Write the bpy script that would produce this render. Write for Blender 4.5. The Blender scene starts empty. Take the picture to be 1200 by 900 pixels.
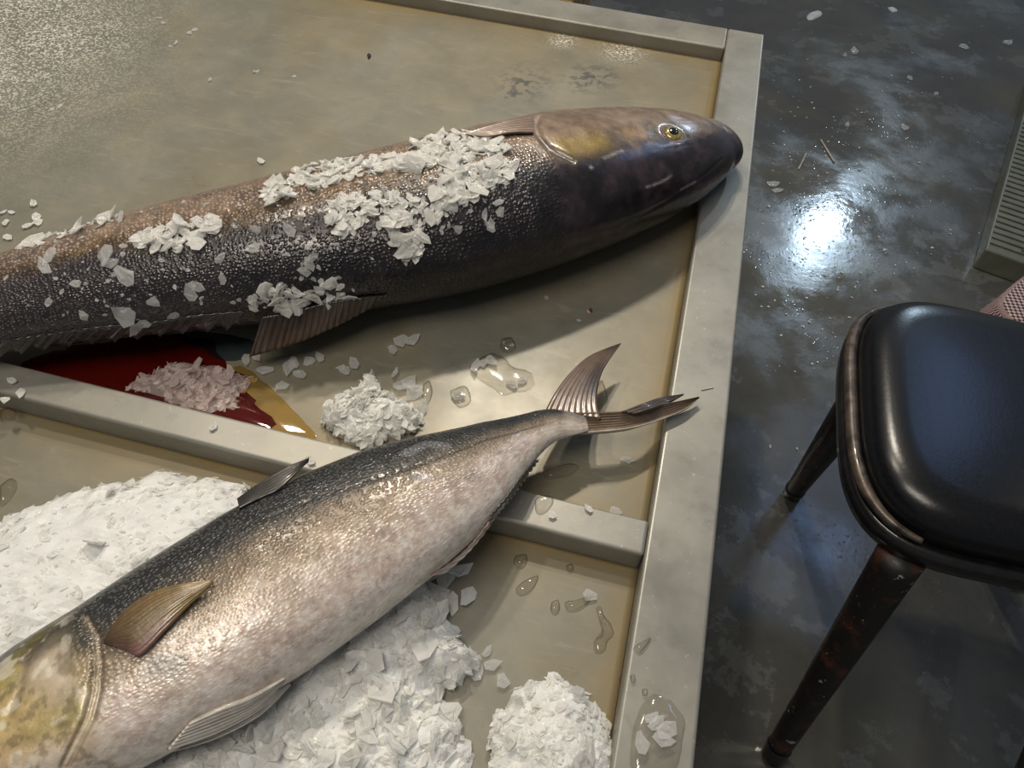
import bpy, bmesh, math, random
import numpy as np
from mathutils import Vector, Matrix, Euler
from mathutils.bvhtree import BVHTree
S = bpy.context.scene
C = S.collection
PI = math.pi
# ------------------------------------------------------------------ camera
FPX = 900.0
EYE = Vector((0, 0, 1.4))
_Y = Vector((361, 1089, -FPX)).normalized()
_X = Vector((7800, -1730, FPX)); _X = (_X - _X.dot(_Y) * _Y).normalized()
_Z = _X.cross(_Y)
ROT = Matrix((_X, _Y, _Z))                     # camera axes -> world axes
cd = bpy.data.cameras.new('camera'); cam = bpy.data.objects.new('camera', cd); C.objects.link(cam)
cd.sensor_fit = 'HORIZONTAL'; cd.sensor_width = 36; cd.lens = FPX / 1200 * 36
cd.clip_start = .02
cam.matrix_world = Matrix.Translation(EYE) @ ROT.to_4x4()
S.camera = cam
# ------------------------------------------------------------------ world and lamps
S.view_settings.view_transform = 'Standard'; S.view_settings.look = 'None'
S.view_settings.gamma = 1; S.view_settings.exposure = -0.12
w = bpy.data.worlds.new('world'); S.world = w; w.use_nodes = True
bg = w.node_tree.nodes['Background']; bg.inputs[0].default_value = (.88, .93, 1.0, 1); bg.inputs[1].default_value = .155

def lamp(name, loc, target, power, col, size, kind='AREA', blend=.5, spot=1.6, sy=None):
    l = bpy.data.lights.new(name, kind); l.energy = power; l.color = col
    if kind == 'AREA':
        l.shape = 'DISK' if sy is None else 'RECTANGLE'; l.size = size
        if sy: l.size_y = sy
    else:
        l.shadow_soft_size = size
        if kind == 'SPOT': l.spot_size = spot; l.spot_blend = blend
    o = bpy.data.objects.new(name, l); C.objects.link(o); o.location = loc
    o.rotation_euler = (Vector(target) - Vector(loc)).to_track_quat('-Z', 'Y').to_euler()
    return o
WARM = (1, .88, .72)
lamp('pendant_lamp', (-.50, 1.95, 2.75), (-.2, .6, .8), 25, WARM, .10)
lamp('pendant_lamp', (-1.15, 1.35, 2.8), (-.2, .6, .8), 13, WARM, .14)
lamp('pendant_lamp', (-.2, 1.9, 2.4), (-.1, .6, .8), 8, (1, .92, .8), .08)
lamp('overhead_tube', (-.45, -.05, 2.9), (-.2, .35, .8), 24, (1, .90, .76), 1.2, sy=.25)
lamp('cool_flood', (1.573, 5.986, 3.0), (.5, 1.9, 0), 34, (.62, .82, 1), .12)
cp = lamp('cool_panel', (1.56, 3.02, 3.05), (1.56, 3.02, 0), 7, (.32, .54, 1), .42, sy=1.35)
cp.rotation_euler = (0, 0, math.radians(-7))

# ------------------------------------------------------------------ helpers
def ray(px, py): return (ROT @ Vector((px - 600, -(py - 450), -FPX))).normalized()
def on(px, py, z):
    d = ray(px, py); return EYE + d * ((z - EYE.z) / d.z)

def vhash(ix, iy, iz):
    n = (ix.astype(np.int64) * 374761393 + iy.astype(np.int64) * 668265263 + iz.astype(np.int64) * 1274126177) & 0xffffffff
    n = ((n ^ (n >> 13)) * 1274126177) & 0xffffffff
    return ((n ^ (n >> 16)) & 0xffff) / 65535.0
def vnoise(x, y, z=0.0):
    x, y, z = np.broadcast_arrays(np.asarray(x, float), np.asarray(y, float), np.asarray(z, float))
    ix, iy, iz = np.floor(x), np.floor(y), np.floor(z)
    fx, fy, fz = x - ix, y - iy, z - iz
    fx, fy, fz = [t * t * (3 - 2 * t) for t in (fx, fy, fz)]
    r = 0
    for a in (0, 1):
        for b in (0, 1):
            for c in (0, 1):
                r = r + vhash(ix + a, iy + b, iz + c) * (fx if a else 1 - fx) * (fy if b else 1 - fy) * (fz if c else 1 - fz)
    return r
def fbm(x, y, z=0.0, o=4):
    r = 0; a = .5; t = 0
    for i in range(o):
        r = r + a * vnoise(x * 2 ** i + 17 * i, y * 2 ** i + 5 * i, np.asarray(z) * 2 ** i); t += a; a *= .5
    return r / t
def sst(a, b, x):
    t = np.clip((x - a) / (b - a), 0, 1); return t * t * (3 - 2 * t)

def tag(o, label=None, cat=None, group=None, kind=None):
    if label: o['label'] = label
    if cat: o['category'] = cat
    if group: o['group'] = group
    if kind: o['kind'] = kind
    return o
def empty(name, loc=(0, 0, 0), rz=0):
    o = bpy.data.objects.new(name, None); C.objects.link(o); o.location = loc; o.rotation_euler = (0, 0, rz)
    o.empty_display_size = .05
    return o
def link(name, me, mat=None, parent=None, smooth=True):
    if mat and not me.materials: me.materials.append(mat)
    o = bpy.data.objects.new(name, me); C.objects.link(o)
    if smooth: me.polygons.foreach_set('use_smooth', [True] * len(me.polygons))
    if parent is not None:
        o.parent = parent; o.matrix_parent_inverse = (Matrix.Translation(parent.location) @ parent.rotation_euler.to_matrix().to_4x4()).inverted()
    return o
def mesh(name, v, f):
    me = bpy.data.meshes.new(name); me.from_pydata([tuple(p) for p in v], [], [tuple(q) for q in f]); me.update(); return me
def from_bm(name, bm, mat, parent=None, smooth=False):
    bmesh.ops.recalc_face_normals(bm, faces=bm.faces)
    me = bpy.data.meshes.new(name); bm.to_mesh(me); bm.free(); return link(name, me, mat, parent, smooth)
def box_bm(lo, hi, bev=0, seg=2, bm=None):
    b = bmesh.new()
    r = bmesh.ops.create_cube(b, size=1)
    for v in b.verts:
        v.co = Vector([(lo[i] + hi[i]) / 2 + v.co[i] * (hi[i] - lo[i]) for i in range(3)])
    if bev: bmesh.ops.bevel(b, geom=list(b.edges), offset=bev, segments=seg, profile=.5, affect='EDGES')
    if bm is None: return b
    me = bpy.data.meshes.new('t'); b.to_mesh(me); b.free(); bm.from_mesh(me); bpy.data.meshes.remove(me); return bm
def grid_mesh(name, P, closed_u=False, closed_v=False, uv=None, col=None):
    """P: array (n, m, 3)"""
    n, m = P.shape[:2]
    idx = np.arange(n * m).reshape(n, m)
    a = idx if closed_u else idx[:-1]
    b = np.roll(idx, -1, 0) if closed_u else idx[1:]
    def cols(q): return (q, np.roll(q, -1, 1)) if closed_v else (q[:, :-1], q[:, 1:])
    a0, a1 = cols(a); b0, b1 = cols(b)
    F = np.stack([a0, a1, b1, b0], -1).reshape(-1, 4)
    me = bpy.data.meshes.new(name)
    me.from_pydata(P.reshape(-1, 3).tolist(), [], F.tolist())
    if uv is not None:
        L = me.uv_layers.new(name='body')
        U = uv.reshape(-1, 2)[F.reshape(-1)]
        if closed_v:   # keep the seam from smearing
            q = U.reshape(-1, 4, 2); w_ = q[..., 1].max(1) - q[..., 1].min(1); span = uv[..., 1].max()
            bad = w_ > span * .5
            q[bad, :, 1] = np.where(q[bad, :, 1] < span * .5, q[bad, :, 1] + span * m / (m - 1), q[bad, :, 1])
            U = q.reshape(-1, 2)
        L.data.foreach_set('uv', U.reshape(-1).astype(np.float32))
    if col is not None: set_col(me, col.reshape(-1, 3))
    me.update(); return me
def set_col(me, c):
    A = me.color_attributes.new(name='paint', type='FLOAT_COLOR', domain='POINT')
    A.data.foreach_set('color', np.concatenate([c, np.ones((len(c), 1))], 1).astype(np.float32).reshape(-1))

# ------------------------------------------------------------------ materials
class NT:
    def __init__(s, name):
        s.m = bpy.data.materials.new(name); s.m.use_nodes = True; s.t = s.m.node_tree
        s.b = s.t.nodes['Principled BSDF']; s.out = s.t.nodes['Material Output']
    def n(s, typ, **k):
        q = s.t.nodes.new(typ)
        for a, v in k.items(): setattr(q, a, v)
        return q
    def l(s, a, b): s.t.links.new(a, b)
    def set(s, **k):
        for a, v in k.items():
            i = s.b.inputs[a.replace('_', ' ')]
            i.default_value = (*v, 1) if isinstance(v, tuple) and len(v) == 3 else v
        return s
    def coord(s, scale=(1, 1, 1), kind='Object'):
        tc = s.n('ShaderNodeTexCoord'); mp = s.n('ShaderNodeMapping'); mp.inputs['Scale'].default_value = scale
        s.l(tc.outputs[kind], mp.inputs[0]); return mp.outputs[0]
    def noise(s, vec, sc, det=4, rough=.55, dist=0):
        q = s.n('ShaderNodeTexNoise'); q.inputs['Scale'].default_value = sc; q.inputs['Detail'].default_value = det
        q.inputs['Roughness'].default_value = rough; q.inputs['Distortion'].default_value = dist
        s.l(vec, q.inputs['Vector']); return q.outputs['Fac']
    def ramp(s, fac, stops, interp='LINEAR'):
        q = s.n('ShaderNodeValToRGB'); q.color_ramp.interpolation = interp
        e = q.color_ramp.elements
        while len(e) < len(stops): e.new(.5)
        for el, (p, c) in zip(e, stops):
            el.position = p; el.color = (*c, 1) if isinstance(c, tuple) else (c, c, c, 1)
        s.l(fac, q.inputs[0]); return q.outputs[0]
    def mix(s, fac, a, b, mode='MIX'):
        q = s.n('ShaderNodeMix', data_type='RGBA', blend_type=mode)
        for inp, v in ((q.inputs[0], fac), (q.inputs[6], a), (q.inputs[7], b)):
            if hasattr(v, 'links') or hasattr(v, 'is_linked'): s.l(v, inp)
            elif isinstance(v, tuple): inp.default_value = (*v, 1)
            else: inp.default_value = v
        return q.outputs[2]
    def math(s, op, a, b=0.0, clamp=False):
        q = s.n('ShaderNodeMath', operation=op); q.use_clamp = clamp
        for i, v in enumerate((a, b)):
            if hasattr(v, 'is_linked'): s.l(v, q.inputs[i])
            else: q.inputs[i].default_value = v
        return q.outputs[0]
    def bump(s, h, strength=.3, dist=.002, prev=None):
        q = s.n('ShaderNodeBump'); q.inputs['Strength'].default_value = strength; q.inputs['Distance'].default_value = dist
        s.l(h, q.inputs['Height'])
        if prev is not None: s.l(prev, q.inputs['Normal'])
        return q.outputs[0]

def simple(name, col, rough=.5, metal=0, coat=0, nz=0, nsc=40, var=.25, bump=0):
    t = NT(name); t.set(Roughness=rough, Metallic=metal, Coat_Weight=coat)
    v = t.coord(); f = t.noise(v, nsc, 5)
    d = tuple(c * (1 - var) for c in col); e = tuple(min(1, c * (1 + var)) for c in col)
    t.l(t.ramp(f, [(.3, d), (.7, e)]), t.b.inputs['Base Color'])
    if bump: t.l(t.bump(f, bump, .002), t.b.inputs['Normal'])
    return t.m

def mat_floor():
    t = NT('wet_concrete'); v = t.coord()
    big = t.noise(v, 1.1, 6, .6, .1); mid = t.noise(v, 4.0, 7, .7, .15); fine = t.noise(v, 60, 4, .6)
    base = t.ramp(big, [(.3, (.030, .038, .052)), (.42, (.095, .092, .075)), (.54, (.060, .062, .062)), (.75, (.13, .115, .075))])
    pt = t.ramp(mid, [(.55, 0.0), (.575, .26), (.70, .16)])
    base = t.mix(pt, base, (.24, .255, .26))  # pale patches painted in for reflections off the water film
    base = t.mix(t.ramp(fine, [(.4, 0.0), (.8, .5)]), base, (.09, .09, .08))
    t.l(base, t.b.inputs['Base Color'])
    wet = t.noise(v, 3.0, 5, .6, .2)
    r = t.ramp(wet, [(.40, .08), (.5, .18), (.62, .36)])
    t.l(r, t.b.inputs['Roughness'])
    t.set(Specular_IOR_Level=.6)
    vo = t.n('ShaderNodeTexVoronoi'); vo.inputs['Scale'].default_value = 75; t.l(v, vo.inputs['Vector'])
    pit = t.ramp(vo.outputs['Distance'], [(.0, 1.0), (.28, 0.0)])
    msk = t.ramp(t.noise(v, 5, 4, .6), [(.48, 0.0), (.6, 1.0)])
    h = t.math('MULTIPLY', pit, msk)
    b1 = t.bump(t.noise(v, 30, 6, .65), .14, .003)
    t.l(t.bump(h, .2, .002, b1), t.b.inputs['Normal'])
    return t.m
def mat_steel(name, col, stain, rough=.33, amt=.5, metal=.55, seed=0):
    t = NT(name); v = t.coord()
    a = t.noise(v, 3.1 + seed, 6, .62, .5); b = t.noise(v, 14 + seed, 5, .6); c = t.noise(t.coord((8, 120, 8)), 6, 3)
    base = t.ramp(b, [(.3, tuple(x * .86 for x in col)), (.7, tuple(min(1, x * 1.1) for x in col))])
    base = t.mix(t.math('MULTIPLY', t.ramp(a, [(.42, 0.0), (.68, 1.0)]), amt), base, stain)
    base = t.mix(t.ramp(t.noise(v, 45, 6, .75), [(.55, 0.0), (.75, .4)]), base, tuple(x * .5 for x in col))
    base = t.mix(t.ramp(t.noise(v, 160, 3, .6), [(.66, 0.0), (.74, .5)]), base, tuple(min(1, x * 1.8) for x in col))
    t.l(base, t.b.inputs['Base Color'])
    t.l(t.ramp(t.noise(v, 7, 5, .6), [(.3, rough * .8), (.7, rough * 1.35)]), t.b.inputs['Roughness'])
    t.set(Metallic=metal)
    t.l(t.bump(c, .03, .001, t.bump(t.noise(v, 90, 4), .06, .001)), t.b.inputs['Normal'])
    return t.m
def mat_pan():
    t = NT('stained_pan'); v = t.coord()
    a = t.noise(v, 2.6, 6, .62, .8); b = t.noise(v, 11, 6, .66, .3); c = t.noise(v, 60, 4, .6)
    base = t.ramp(b, [(.3, (.158, .158, .130)), (.5, (.198, .193, .156)), (.78, (.27, .252, .19))])
    base = t.mix(t.ramp(a, [(.42, 0.0), (.7, .6)]), base, (.22, .175, .085))
    base = t.mix(t.ramp(t.noise(t.coord((5, 26, 5)), 3, 6, .7, 1.2), [(.56, 0.0), (.72, .35)]), base, (.36, .345, .29))
    base = t.mix(t.ramp(t.noise(v, 38, 6, .75), [(.60, 0.0), (.75, .35)]), base, (.08, .07, .05))
    at = t.n('ShaderNodeAttribute'); at.attribute_name = 'paint'
    sp = t.n('ShaderNodeSeparateColor'); t.l(at.outputs['Color'], sp.inputs[0])
    e = t.math('MULTIPLY', sp.outputs[0], t.ramp(b, [(.25, .4), (.7, 1.0)]))
    base = t.mix(e, base, (.22, .155, .055))                   # ochre scum along the edges
    base = t.mix(t.math('MULTIPLY', sp.outputs[1], t.ramp(c, [(.48, 0.0), (.56, .9)])), base, (.06, .065, .07))   # smudges
    fr = t.math('MULTIPLY', sp.outputs[2], t.ramp(t.noise(v, 300, 3, .6), [(.50, 0.0), (.58, .95)]))
    base = t.mix(fr, base, (.78, .77, .70))                    # frosty grains
    t.l(base, t.b.inputs['Base Color'])
    t.set(Metallic=.15)
    t.l(t.ramp(t.noise(v, 6, 5, .6), [(.3, .34), (.7, .55)]), t.b.inputs['Roughness'])
    t.l(t.bump(fr, .5, .002, t.bump(c, .10, .001)), t.b.inputs['Normal'])
    return t.m
def mat_fish(name, su, sv, rough, metal, depth, dark, spec=.6, coat=.6, size=1.0):
    """scales are laid out on the body's own unwrap: metres along the body, metres round it"""
    t = NT(name)
    at = t.n('ShaderNodeAttribute'); at.attribute_name = 'paint'
    al = t.n('ShaderNodeAttribute'); al.attribute_name = 'scaly'
    uv = t.n('ShaderNodeUVMap'); uv.uv_map = 'body'
    mp = t.n('ShaderNodeMapping'); mp.inputs['Scale'].default_value = (su, sv, 1); t.l(uv.outputs[0], mp.inputs[0])
    vo = t.n('ShaderNodeTexVoronoi'); vo.inputs['Scale'].default_value = 1; vo.inputs['Randomness'].default_value = .7; t.l(mp.outputs[0], vo.inputs['Vector'])
    v = t.coord()
    ed = t.ramp(vo.outputs['Distance'], [(.15, 1.0), (.62, 0.0)])
    ed2 = t.math('MULTIPLY', ed, al.outputs['Fac'])
    shade = t.mix(t.math('MULTIPLY', t.ramp(vo.outputs['Distance'], [(.22, 0.0), (.62, 1.0)]), t.math('MULTIPLY', al.outputs['Fac'], dark)), at.outputs['Color'], (.012, .012, .014))
    mott = t.noise(v, 55, 5, .65)
    shade = t.mix(.35, shade, t.ramp(mott, [(.3, .1), (.7, .9)]), 'OVERLAY')
    t.l(shade, t.b.inputs['Base Color'])
    t.set(Metallic=metal, Coat_Weight=coat, Coat_Roughness=.12, Specular_IOR_Level=spec)
    t.l(t.ramp(t.noise(v, 90, 4, .7), [(.3, rough * .7), (.7, rough * 1.4)]), t.b.inputs['Roughness'])
    b0 = t.bump(t.noise(v, 160, 4, .7), .35, .0012)
    b1 = t.bump(ed2, depth, .0016, b0)
    t.l(b1, t.b.inputs['Normal'])
    t.l(t.bump(t.noise(v, 240, 3, .7), .25, .0008, t.bump(ed2, depth * .6, .0012)), t.b.inputs['Coat Normal'])
    return t.m
def mat_paint(name, rough=.35, coat=.5, metal=0, nsc=120, bump=.25):
    t = NT(name); at = t.n('ShaderNodeAttribute'); at.attribute_name = 'paint'
    v = t.coord(); m = t.mix(.4, at.outputs['Color'], t.ramp(t.noise(v, nsc, 5, .7), [(.3, .15), (.7, .85)]), 'OVERLAY')
    t.l(m, t.b.inputs['Base Color']); t.set(Roughness=rough, Coat_Weight=coat, Metallic=metal, Coat_Roughness=.12)
    t.l(t.bump(t.noise(v, nsc * 2, 4), bump, .001), t.b.inputs['Normal']); return t.m
def front_fresnel(t, ior, k=1.0):
    fr = t.n('ShaderNodeFresnel'); fr.inputs[0].default_value = ior; g = t.n('ShaderNodeNewGeometry')
    return t.math('MULTIPLY', t.math('MULTIPLY', fr.outputs[0], t.math('SUBTRACT', 1.0, g.outputs['Backfacing'])), k)
def mat_ice(name, col, clear, trans, rough=.22):
    t = NT(name); t.t.nodes.remove(t.b); v = t.coord()
    f = t.ramp(t.noise(v, 70, 5, .6), [(.3, tuple(c * .90 for c in col)), (.6, col)])
    d = t.n('ShaderNodeBsdfDiffuse'); tl = t.n('ShaderNodeBsdfTranslucent'); tp = t.n('ShaderNodeBsdfTransparent'); g = t.n('ShaderNodeBsdfGlossy')
    g.inputs['Roughness'].default_value = rough
    t.l(f, d.inputs[0]); t.l(f, tl.inputs[0])
    bp = t.bump(t.noise(v, 150, 4, .6), .35, .002); t.l(bp, g.inputs['Normal']); t.l(bp, d.inputs['Normal'])
    def mx(fac, a, b):
        q = t.n('ShaderNodeMixShader')
        if hasattr(fac, 'is_linked'): t.l(fac, q.inputs[0])
        else: q.inputs[0].default_value = fac
        t.l(a.outputs[0], q.inputs[1]); t.l(b.outputs[0], q.inputs[2]); return q
    x = mx(trans, d, tl); x = mx(clear, x, tp)
    x = mx(front_fresnel(t, 1.31), x, g); t.l(x.outputs[0], t.out.inputs[0]); return t.m
def mat_clear(name, tint=(1, 1, 1), body=None, bodyfac=0):
    t = NT(name); t.t.nodes.remove(t.b)
    tp = t.n('ShaderNodeBsdfTransparent')
    lw = t.n('ShaderNodeLayerWeight'); lw.inputs[0].default_value = .5
    t.l(t.ramp(lw.outputs['Facing'], [(.35, tint), (.75, tuple(c * .45 for c in tint))]), tp.inputs[0])
    g = t.n('ShaderNodeBsdfGlossy'); g.inputs['Roughness'].default_value = .05
    q = t.n('ShaderNodeMixShader'); t.l(front_fresnel(t, 1.45, 1.6), q.inputs[0]); last = tp
    if body:
        d = t.n('ShaderNodeBsdfDiffuse'); d.inputs[0].default_value = (*body, 1)
        k = t.n('ShaderNodeMixShader'); k.inputs[0].default_value = bodyfac; t.l(tp.outputs[0], k.inputs[1]); t.l(d.outputs[0], k.inputs[2]); last = k
    t.l(last.outputs[0], q.inputs[1]); t.l(g.outputs[0], q.inputs[2]); t.l(q.outputs[0], t.out.inputs[0]); return t.m

M_floor = mat_floor()
M_rail = mat_steel('brushed_steel', (.29, .285, .255), (.27, .245, .18), .38, .5, .4)
M_pan = mat_pan()
M_ice = mat_ice('crushed_ice', (.80, .81, .80), .0, .10, .35)
M_flake = mat_ice('flake_ice', (.95, .95, .925), .20, .45, .15)
M_thin = mat_ice('thin_melting_ice', (.92, .93, .93), .6, .5, .1)
M_pink = mat_ice('pink_ice', (.86, .74, .71), .50, .4, .15)
M_water = mat_clear('water', (.90, .89, .86))
M_blood = mat_clear('blood_water', (.45, .06, .03), (.12, .008, .005), .45)
M_bluewater = mat_clear('dark_water', (.55, .62, .70), (.01, .02, .04), .25)

# ------------------------------------------------------------------ setting
T = .77; ZU = T - .022; ZL = T - .028
XO, XI, YO, YI, YD1, YD0 = .130, .068, 1.374, 1.302, .3785, .342
XL, XLI, YF, YFI = -1.75, -1.688, -.16, -.098
def slab(name, lo, hi, n, mat, parent=None):
    xs = np.linspace(lo[0], hi[0], n[0]); ys = np.linspace(lo[1], hi[1], n[1])
    X, Y = np.meshgrid(xs, ys, indexing='ij'); P = np.stack([X, Y, np.full_like(X, lo[2])], -1)
    return P
fl = bmesh.new(); box_bm((-4, -2.5, -.08), (6, 9, 0), 0, 1, fl)
floor = from_bm('floor', fl, M_floor); tag(floor, 'dark wet concrete floor with puddles and pale patches painted for reflections', None, None, 'structure')

table = empty('steel_table', ((XL + XO) / 2, (YF + YO) / 2, 0))
tag(table, 'large stainless steel fish display table with recessed pans and a divider rail', 'table')
def rail(name, lo, hi, label=None):
    return from_bm(name, box_bm(lo, hi, .0034, 4), M_rail, table, False)
rail('rail', (XI, YF, T - .06), (XO, YO, T))
rail('rail', (XLI + .0004, YI, T - .06), (XI - .0004, YO, T))
rail('rail', (XLI + .0004, YF, T - .06), (XI - .0004, YFI, T))
rail('rail', (XL, YF, T - .06), (XLI, YO, T))
rail('divider_rail', (XLI + .0004, YD0, T - .06), (XI - .0004, YD1, T - .0002))
def pan(z, x0, x1, y0, y1, smudge, frost):
    n, m = 260, 160
    X, Y = np.meshgrid(np.linspace(x0, x1, n), np.linspace(y0, y1, m), indexing='ij')
    P = np.stack([X, Y, z + .0012 * (fbm(X * 3, Y * 3) - .5)], -1)
    ex = np.minimum(np.minimum(X - x0, x1 - X), np.minimum(Y - y0, y1 - Y))
    e = np.clip(np.exp(-ex / .018) * .9 + np.exp(-ex / .07) * .35 * fbm(X * 14, Y * 14), 0, 1)
    s = np.zeros_like(X)
    for (a, b, r) in smudge: s = np.maximum(s, np.exp(-((X - a) ** 2 + ((Y - b) * .8) ** 2) / r ** 2))
    fz = np.zeros_like(X)
    for (a, b, r) in frost: fz = np.maximum(fz, np.exp(-((X - a) ** 2 + (Y - b) ** 2) / r ** 2))
    me = grid_mesh('pan', P[:, ::-1], col=np.stack([e, s, fz], -1)[:, ::-1])
    o = link('pan', me, M_pan, table); md = o.modifiers.new('thick', 'SOLIDIFY'); md.thickness = .004; md.offset = -1
    return o
sm = [(*on(615, 98, ZU)[:2], .035), (*on(685, 92, ZU)[:2], .03), (*on(700, 90, ZU)[:2], .03), (*on(600, 110, ZU)[:2], .02)]
fz = [(*on(20, 10, ZU)[:2], .17), (*on(60, 45, ZU)[:2], .12), (*on(660, 48, ZU)[:2], .02), (*on(730, 60, ZU)[:2], .03), (*on(-60, 80, ZU)[:2], .2)]
pan(ZU, XLI + .0005, XI - .0005, YD1 + .0005, YI - .0005, sm, fz)
pan(ZL, XLI + .0005, XI - .0005, YFI + .0005, YD0 - .0005, [], [(*on(470, 790, ZL)[:2], .02)])
for (x, y) in ((XO - .04, YO - .04), (XO - .04, YF + .04), (XL + .04, YO - .04), (XL + .04, YF + .04)):
    from_bm('leg', box_bm((x - .02, y - .02, 0), (x + .02, y + .02, T - .0602), .003, 2), M_rail, table)

# ------------------------------------------------------------------ fish bodies
def smooth1(a, k):
    w_ = np.exp(-np.linspace(-2, 2, 2 * k + 1) ** 2); w_ /= w_.sum()
    p = np.concatenate([2 * a[0] - a[k:0:-1], a, 2 * a[-1] - a[-2:-k - 2:-1]]); return np.convolve(p, w_, 'valid')
class Body:
    """a fish trunk: rings of (centre, half width, half height) laid out from the snout to the tail root; th=0 looks to the near side, 90 up"""
    def __init__(s, tab, tip, n=560, m=250, expo=2.15, k=8, tailsharp=False):
        tab = np.array(tab, float); d = np.r_[0, np.cumsum(np.linalg.norm(np.diff(tab[:, :3], axis=0), axis=1))]
        s.L = d[-1]; q = np.linspace(0, 1, n); s.s = (q ** 1.25) * s.L
        f = [smooth1(np.interp(np.linspace(0, s.L, 600), d, tab[:, i]), 16) for i in range(5)]
        f = [np.interp(s.s, np.linspace(0, s.L, 600), g) for g in f]
        s.c = np.stack(f[:3], -1); s.bw, s.bh = f[3], f[4]
        bt = np.interp(tip, s.s, s.bw), np.interp(tip, s.s, s.bh)
        k_ = np.clip(s.s / tip, 0, 1); rnd = (1 - (1 - k_) ** 2) ** .5
        s.bw = np.where(s.s < tip, bt[0] * rnd ** 1.0, s.bw); s.bh = np.where(s.s < tip, bt[1] * rnd ** 1.0, s.bh)
        s.bw = np.maximum(s.bw, 3e-4); s.bh = np.maximum(s.bh, 3e-4)
        ax = np.gradient(s.c, axis=0); ax[:, 2] = 0; ax /= np.linalg.norm(ax, axis=1)[:, None]
        h = np.stack([-ax[:, 1], ax[:, 0], 0 * ax[:, 0]], -1)
        if h[n // 2, 1] > 0: h = -h
        h = np.stack([smooth1(h[:, i], 25) for i in range(3)], -1); h /= np.linalg.norm(h, axis=1)[:, None]
        s.h = h; s.n, s.m = n, m; s.th = np.linspace(0, 2 * PI, m, endpoint=False); s.expo = expo
        ct, st = np.cos(s.th), np.sin(s.th); e = 2 / expo
        cu = np.sign(ct) * np.abs(ct) ** e; su = np.sign(st) * np.abs(st) ** e
        s.P = s.c[:, None] + h[:, None] * (s.bw[:, None] * cu)[..., None] + np.array([0, 0, 1.]) * (s.bh[:, None] * su)[..., None]
        s.N = h[:, None] * (ct / s.bw[:, None])[..., None] + np.array([0, 0, 1.]) * (st / s.bh[:, None])[..., None]
        s.N /= np.linalg.norm(s.N, axis=2)[..., None]
        s.S, s.TH = np.meshgrid(s.s, s.th, indexing='ij')
        s.D = np.zeros_like(s.S)
        s.arc = s.TH * .075
        s.bvh = None
    def solid(s): s.P = s.P + s.N * s.D[..., None]
    def mesh(s, name, col, scaly):
        me = grid_mesh(name, s.P, closed_v=True, uv=np.stack([s.S, s.arc], -1), col=col)
        A = me.attributes.new('scaly', 'FLOAT', 'POINT'); A.data.foreach_set('value', scaly.reshape(-1).astype(np.float32))
        bm = bmesh.new(); bm.from_mesh(me); bm.verts.ensure_lookup_table()
        n, m = s.n, s.m
        bm.faces.new([bm.verts[i] for i in range(m)][::-1]); bm.faces.new([bm.verts[(n - 1) * m + i] for i in range(m)])
        bmesh.ops.recalc_face_normals(bm, faces=bm.faces); bm.to_mesh(me)
        s.bvh = BVHTree.FromBMesh(bm); bm.free(); return me
    def pix(s, px, py):
        """where the sight line of a photo point meets the trunk -> (distance along, angle)"""
        if s.bvh is None:
            s.bvh0 = getattr(s, 'bvh0', None) or BVHTree.FromPolygons([tuple(p) for p in s.P.reshape(-1, 3)], [(i * s.m + j, i * s.m + (j + 1) % s.m, (i + 1) * s.m + (j + 1) % s.m, (i + 1) * s.m + j) for i in range(s.n - 1) for j in range(s.m)])
            b = s.bvh0
        else: b = s.bvh
        loc, nor, idx, dist = b.ray_cast(EYE, ray(px, py))
        if loc is None: 
            loc, nor, idx, dist = b.find_nearest(EYE + ray(px, py) * 1.0)
        i, j = divmod(idx, s.m); return s.s[i], s.th[j]
    def at(s, ss, th, off=0.0):
        i = np.interp(ss, s.s, np.arange(s.n)); j = (th / (2 * PI) * s.m) % s.m
        i0 = np.minimum(np.floor(i).astype(int), s.n - 2); j0 = np.floor(j).astype(int) % s.m; fi, fj = i - i0, j - np.floor(j); j1 = (j0 + 1) % s.m
        def g(A):
            return (A[i0, j0] * ((1 - fi) * (1 - fj))[..., None] + A[i0, j1] * ((1 - fi) * fj)[..., None] + A[i0 + 1, j0] * (fi * (1 - fj))[..., None] + A[i0 + 1, j1] * (fi * fj)[..., None])
        return g(s.P) + g(s.N) * np.asarray(off)[..., None]
    def dist_line(s, pts, rad):
        """distance (m) on the unwrap to a polyline given by photo points"""
        q = [s.pix(*p) for p in pts]; d = np.full(s.S.shape, 9.0); tt = np.zeros(s.S.shape)
        for k, ((a, b), (c, e)) in enumerate(zip(q[:-1], q[1:])):
            if e - b > PI: e -= 2 * PI
            if b - e > PI: e += 2 * PI
            X = s.S - a; Y = ((s.TH - b + PI) % (2 * PI) - PI) * rad; ux, uy = c - a, (e - b) * rad
            l2 = ux * ux + uy * uy + 1e-12; t = np.clip((X * ux + Y * uy) / l2, 0, 1)
            dd = np.hypot(X - t * ux, Y - t * uy); tt = np.where(dd < d, (k + t) / (len(q) - 1), tt); d = np.minimum(d, dd)
        return d, tt
def blend(c, m, col): return c * (1 - m[..., None]) + np.array(col) * m[..., None]
def ramp(x, stops):
    xs = [a for a, _ in stops]; return np.stack([np.interp(x, xs, [c[i] for _, c in stops]) for i in range(3)], -1)

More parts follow.
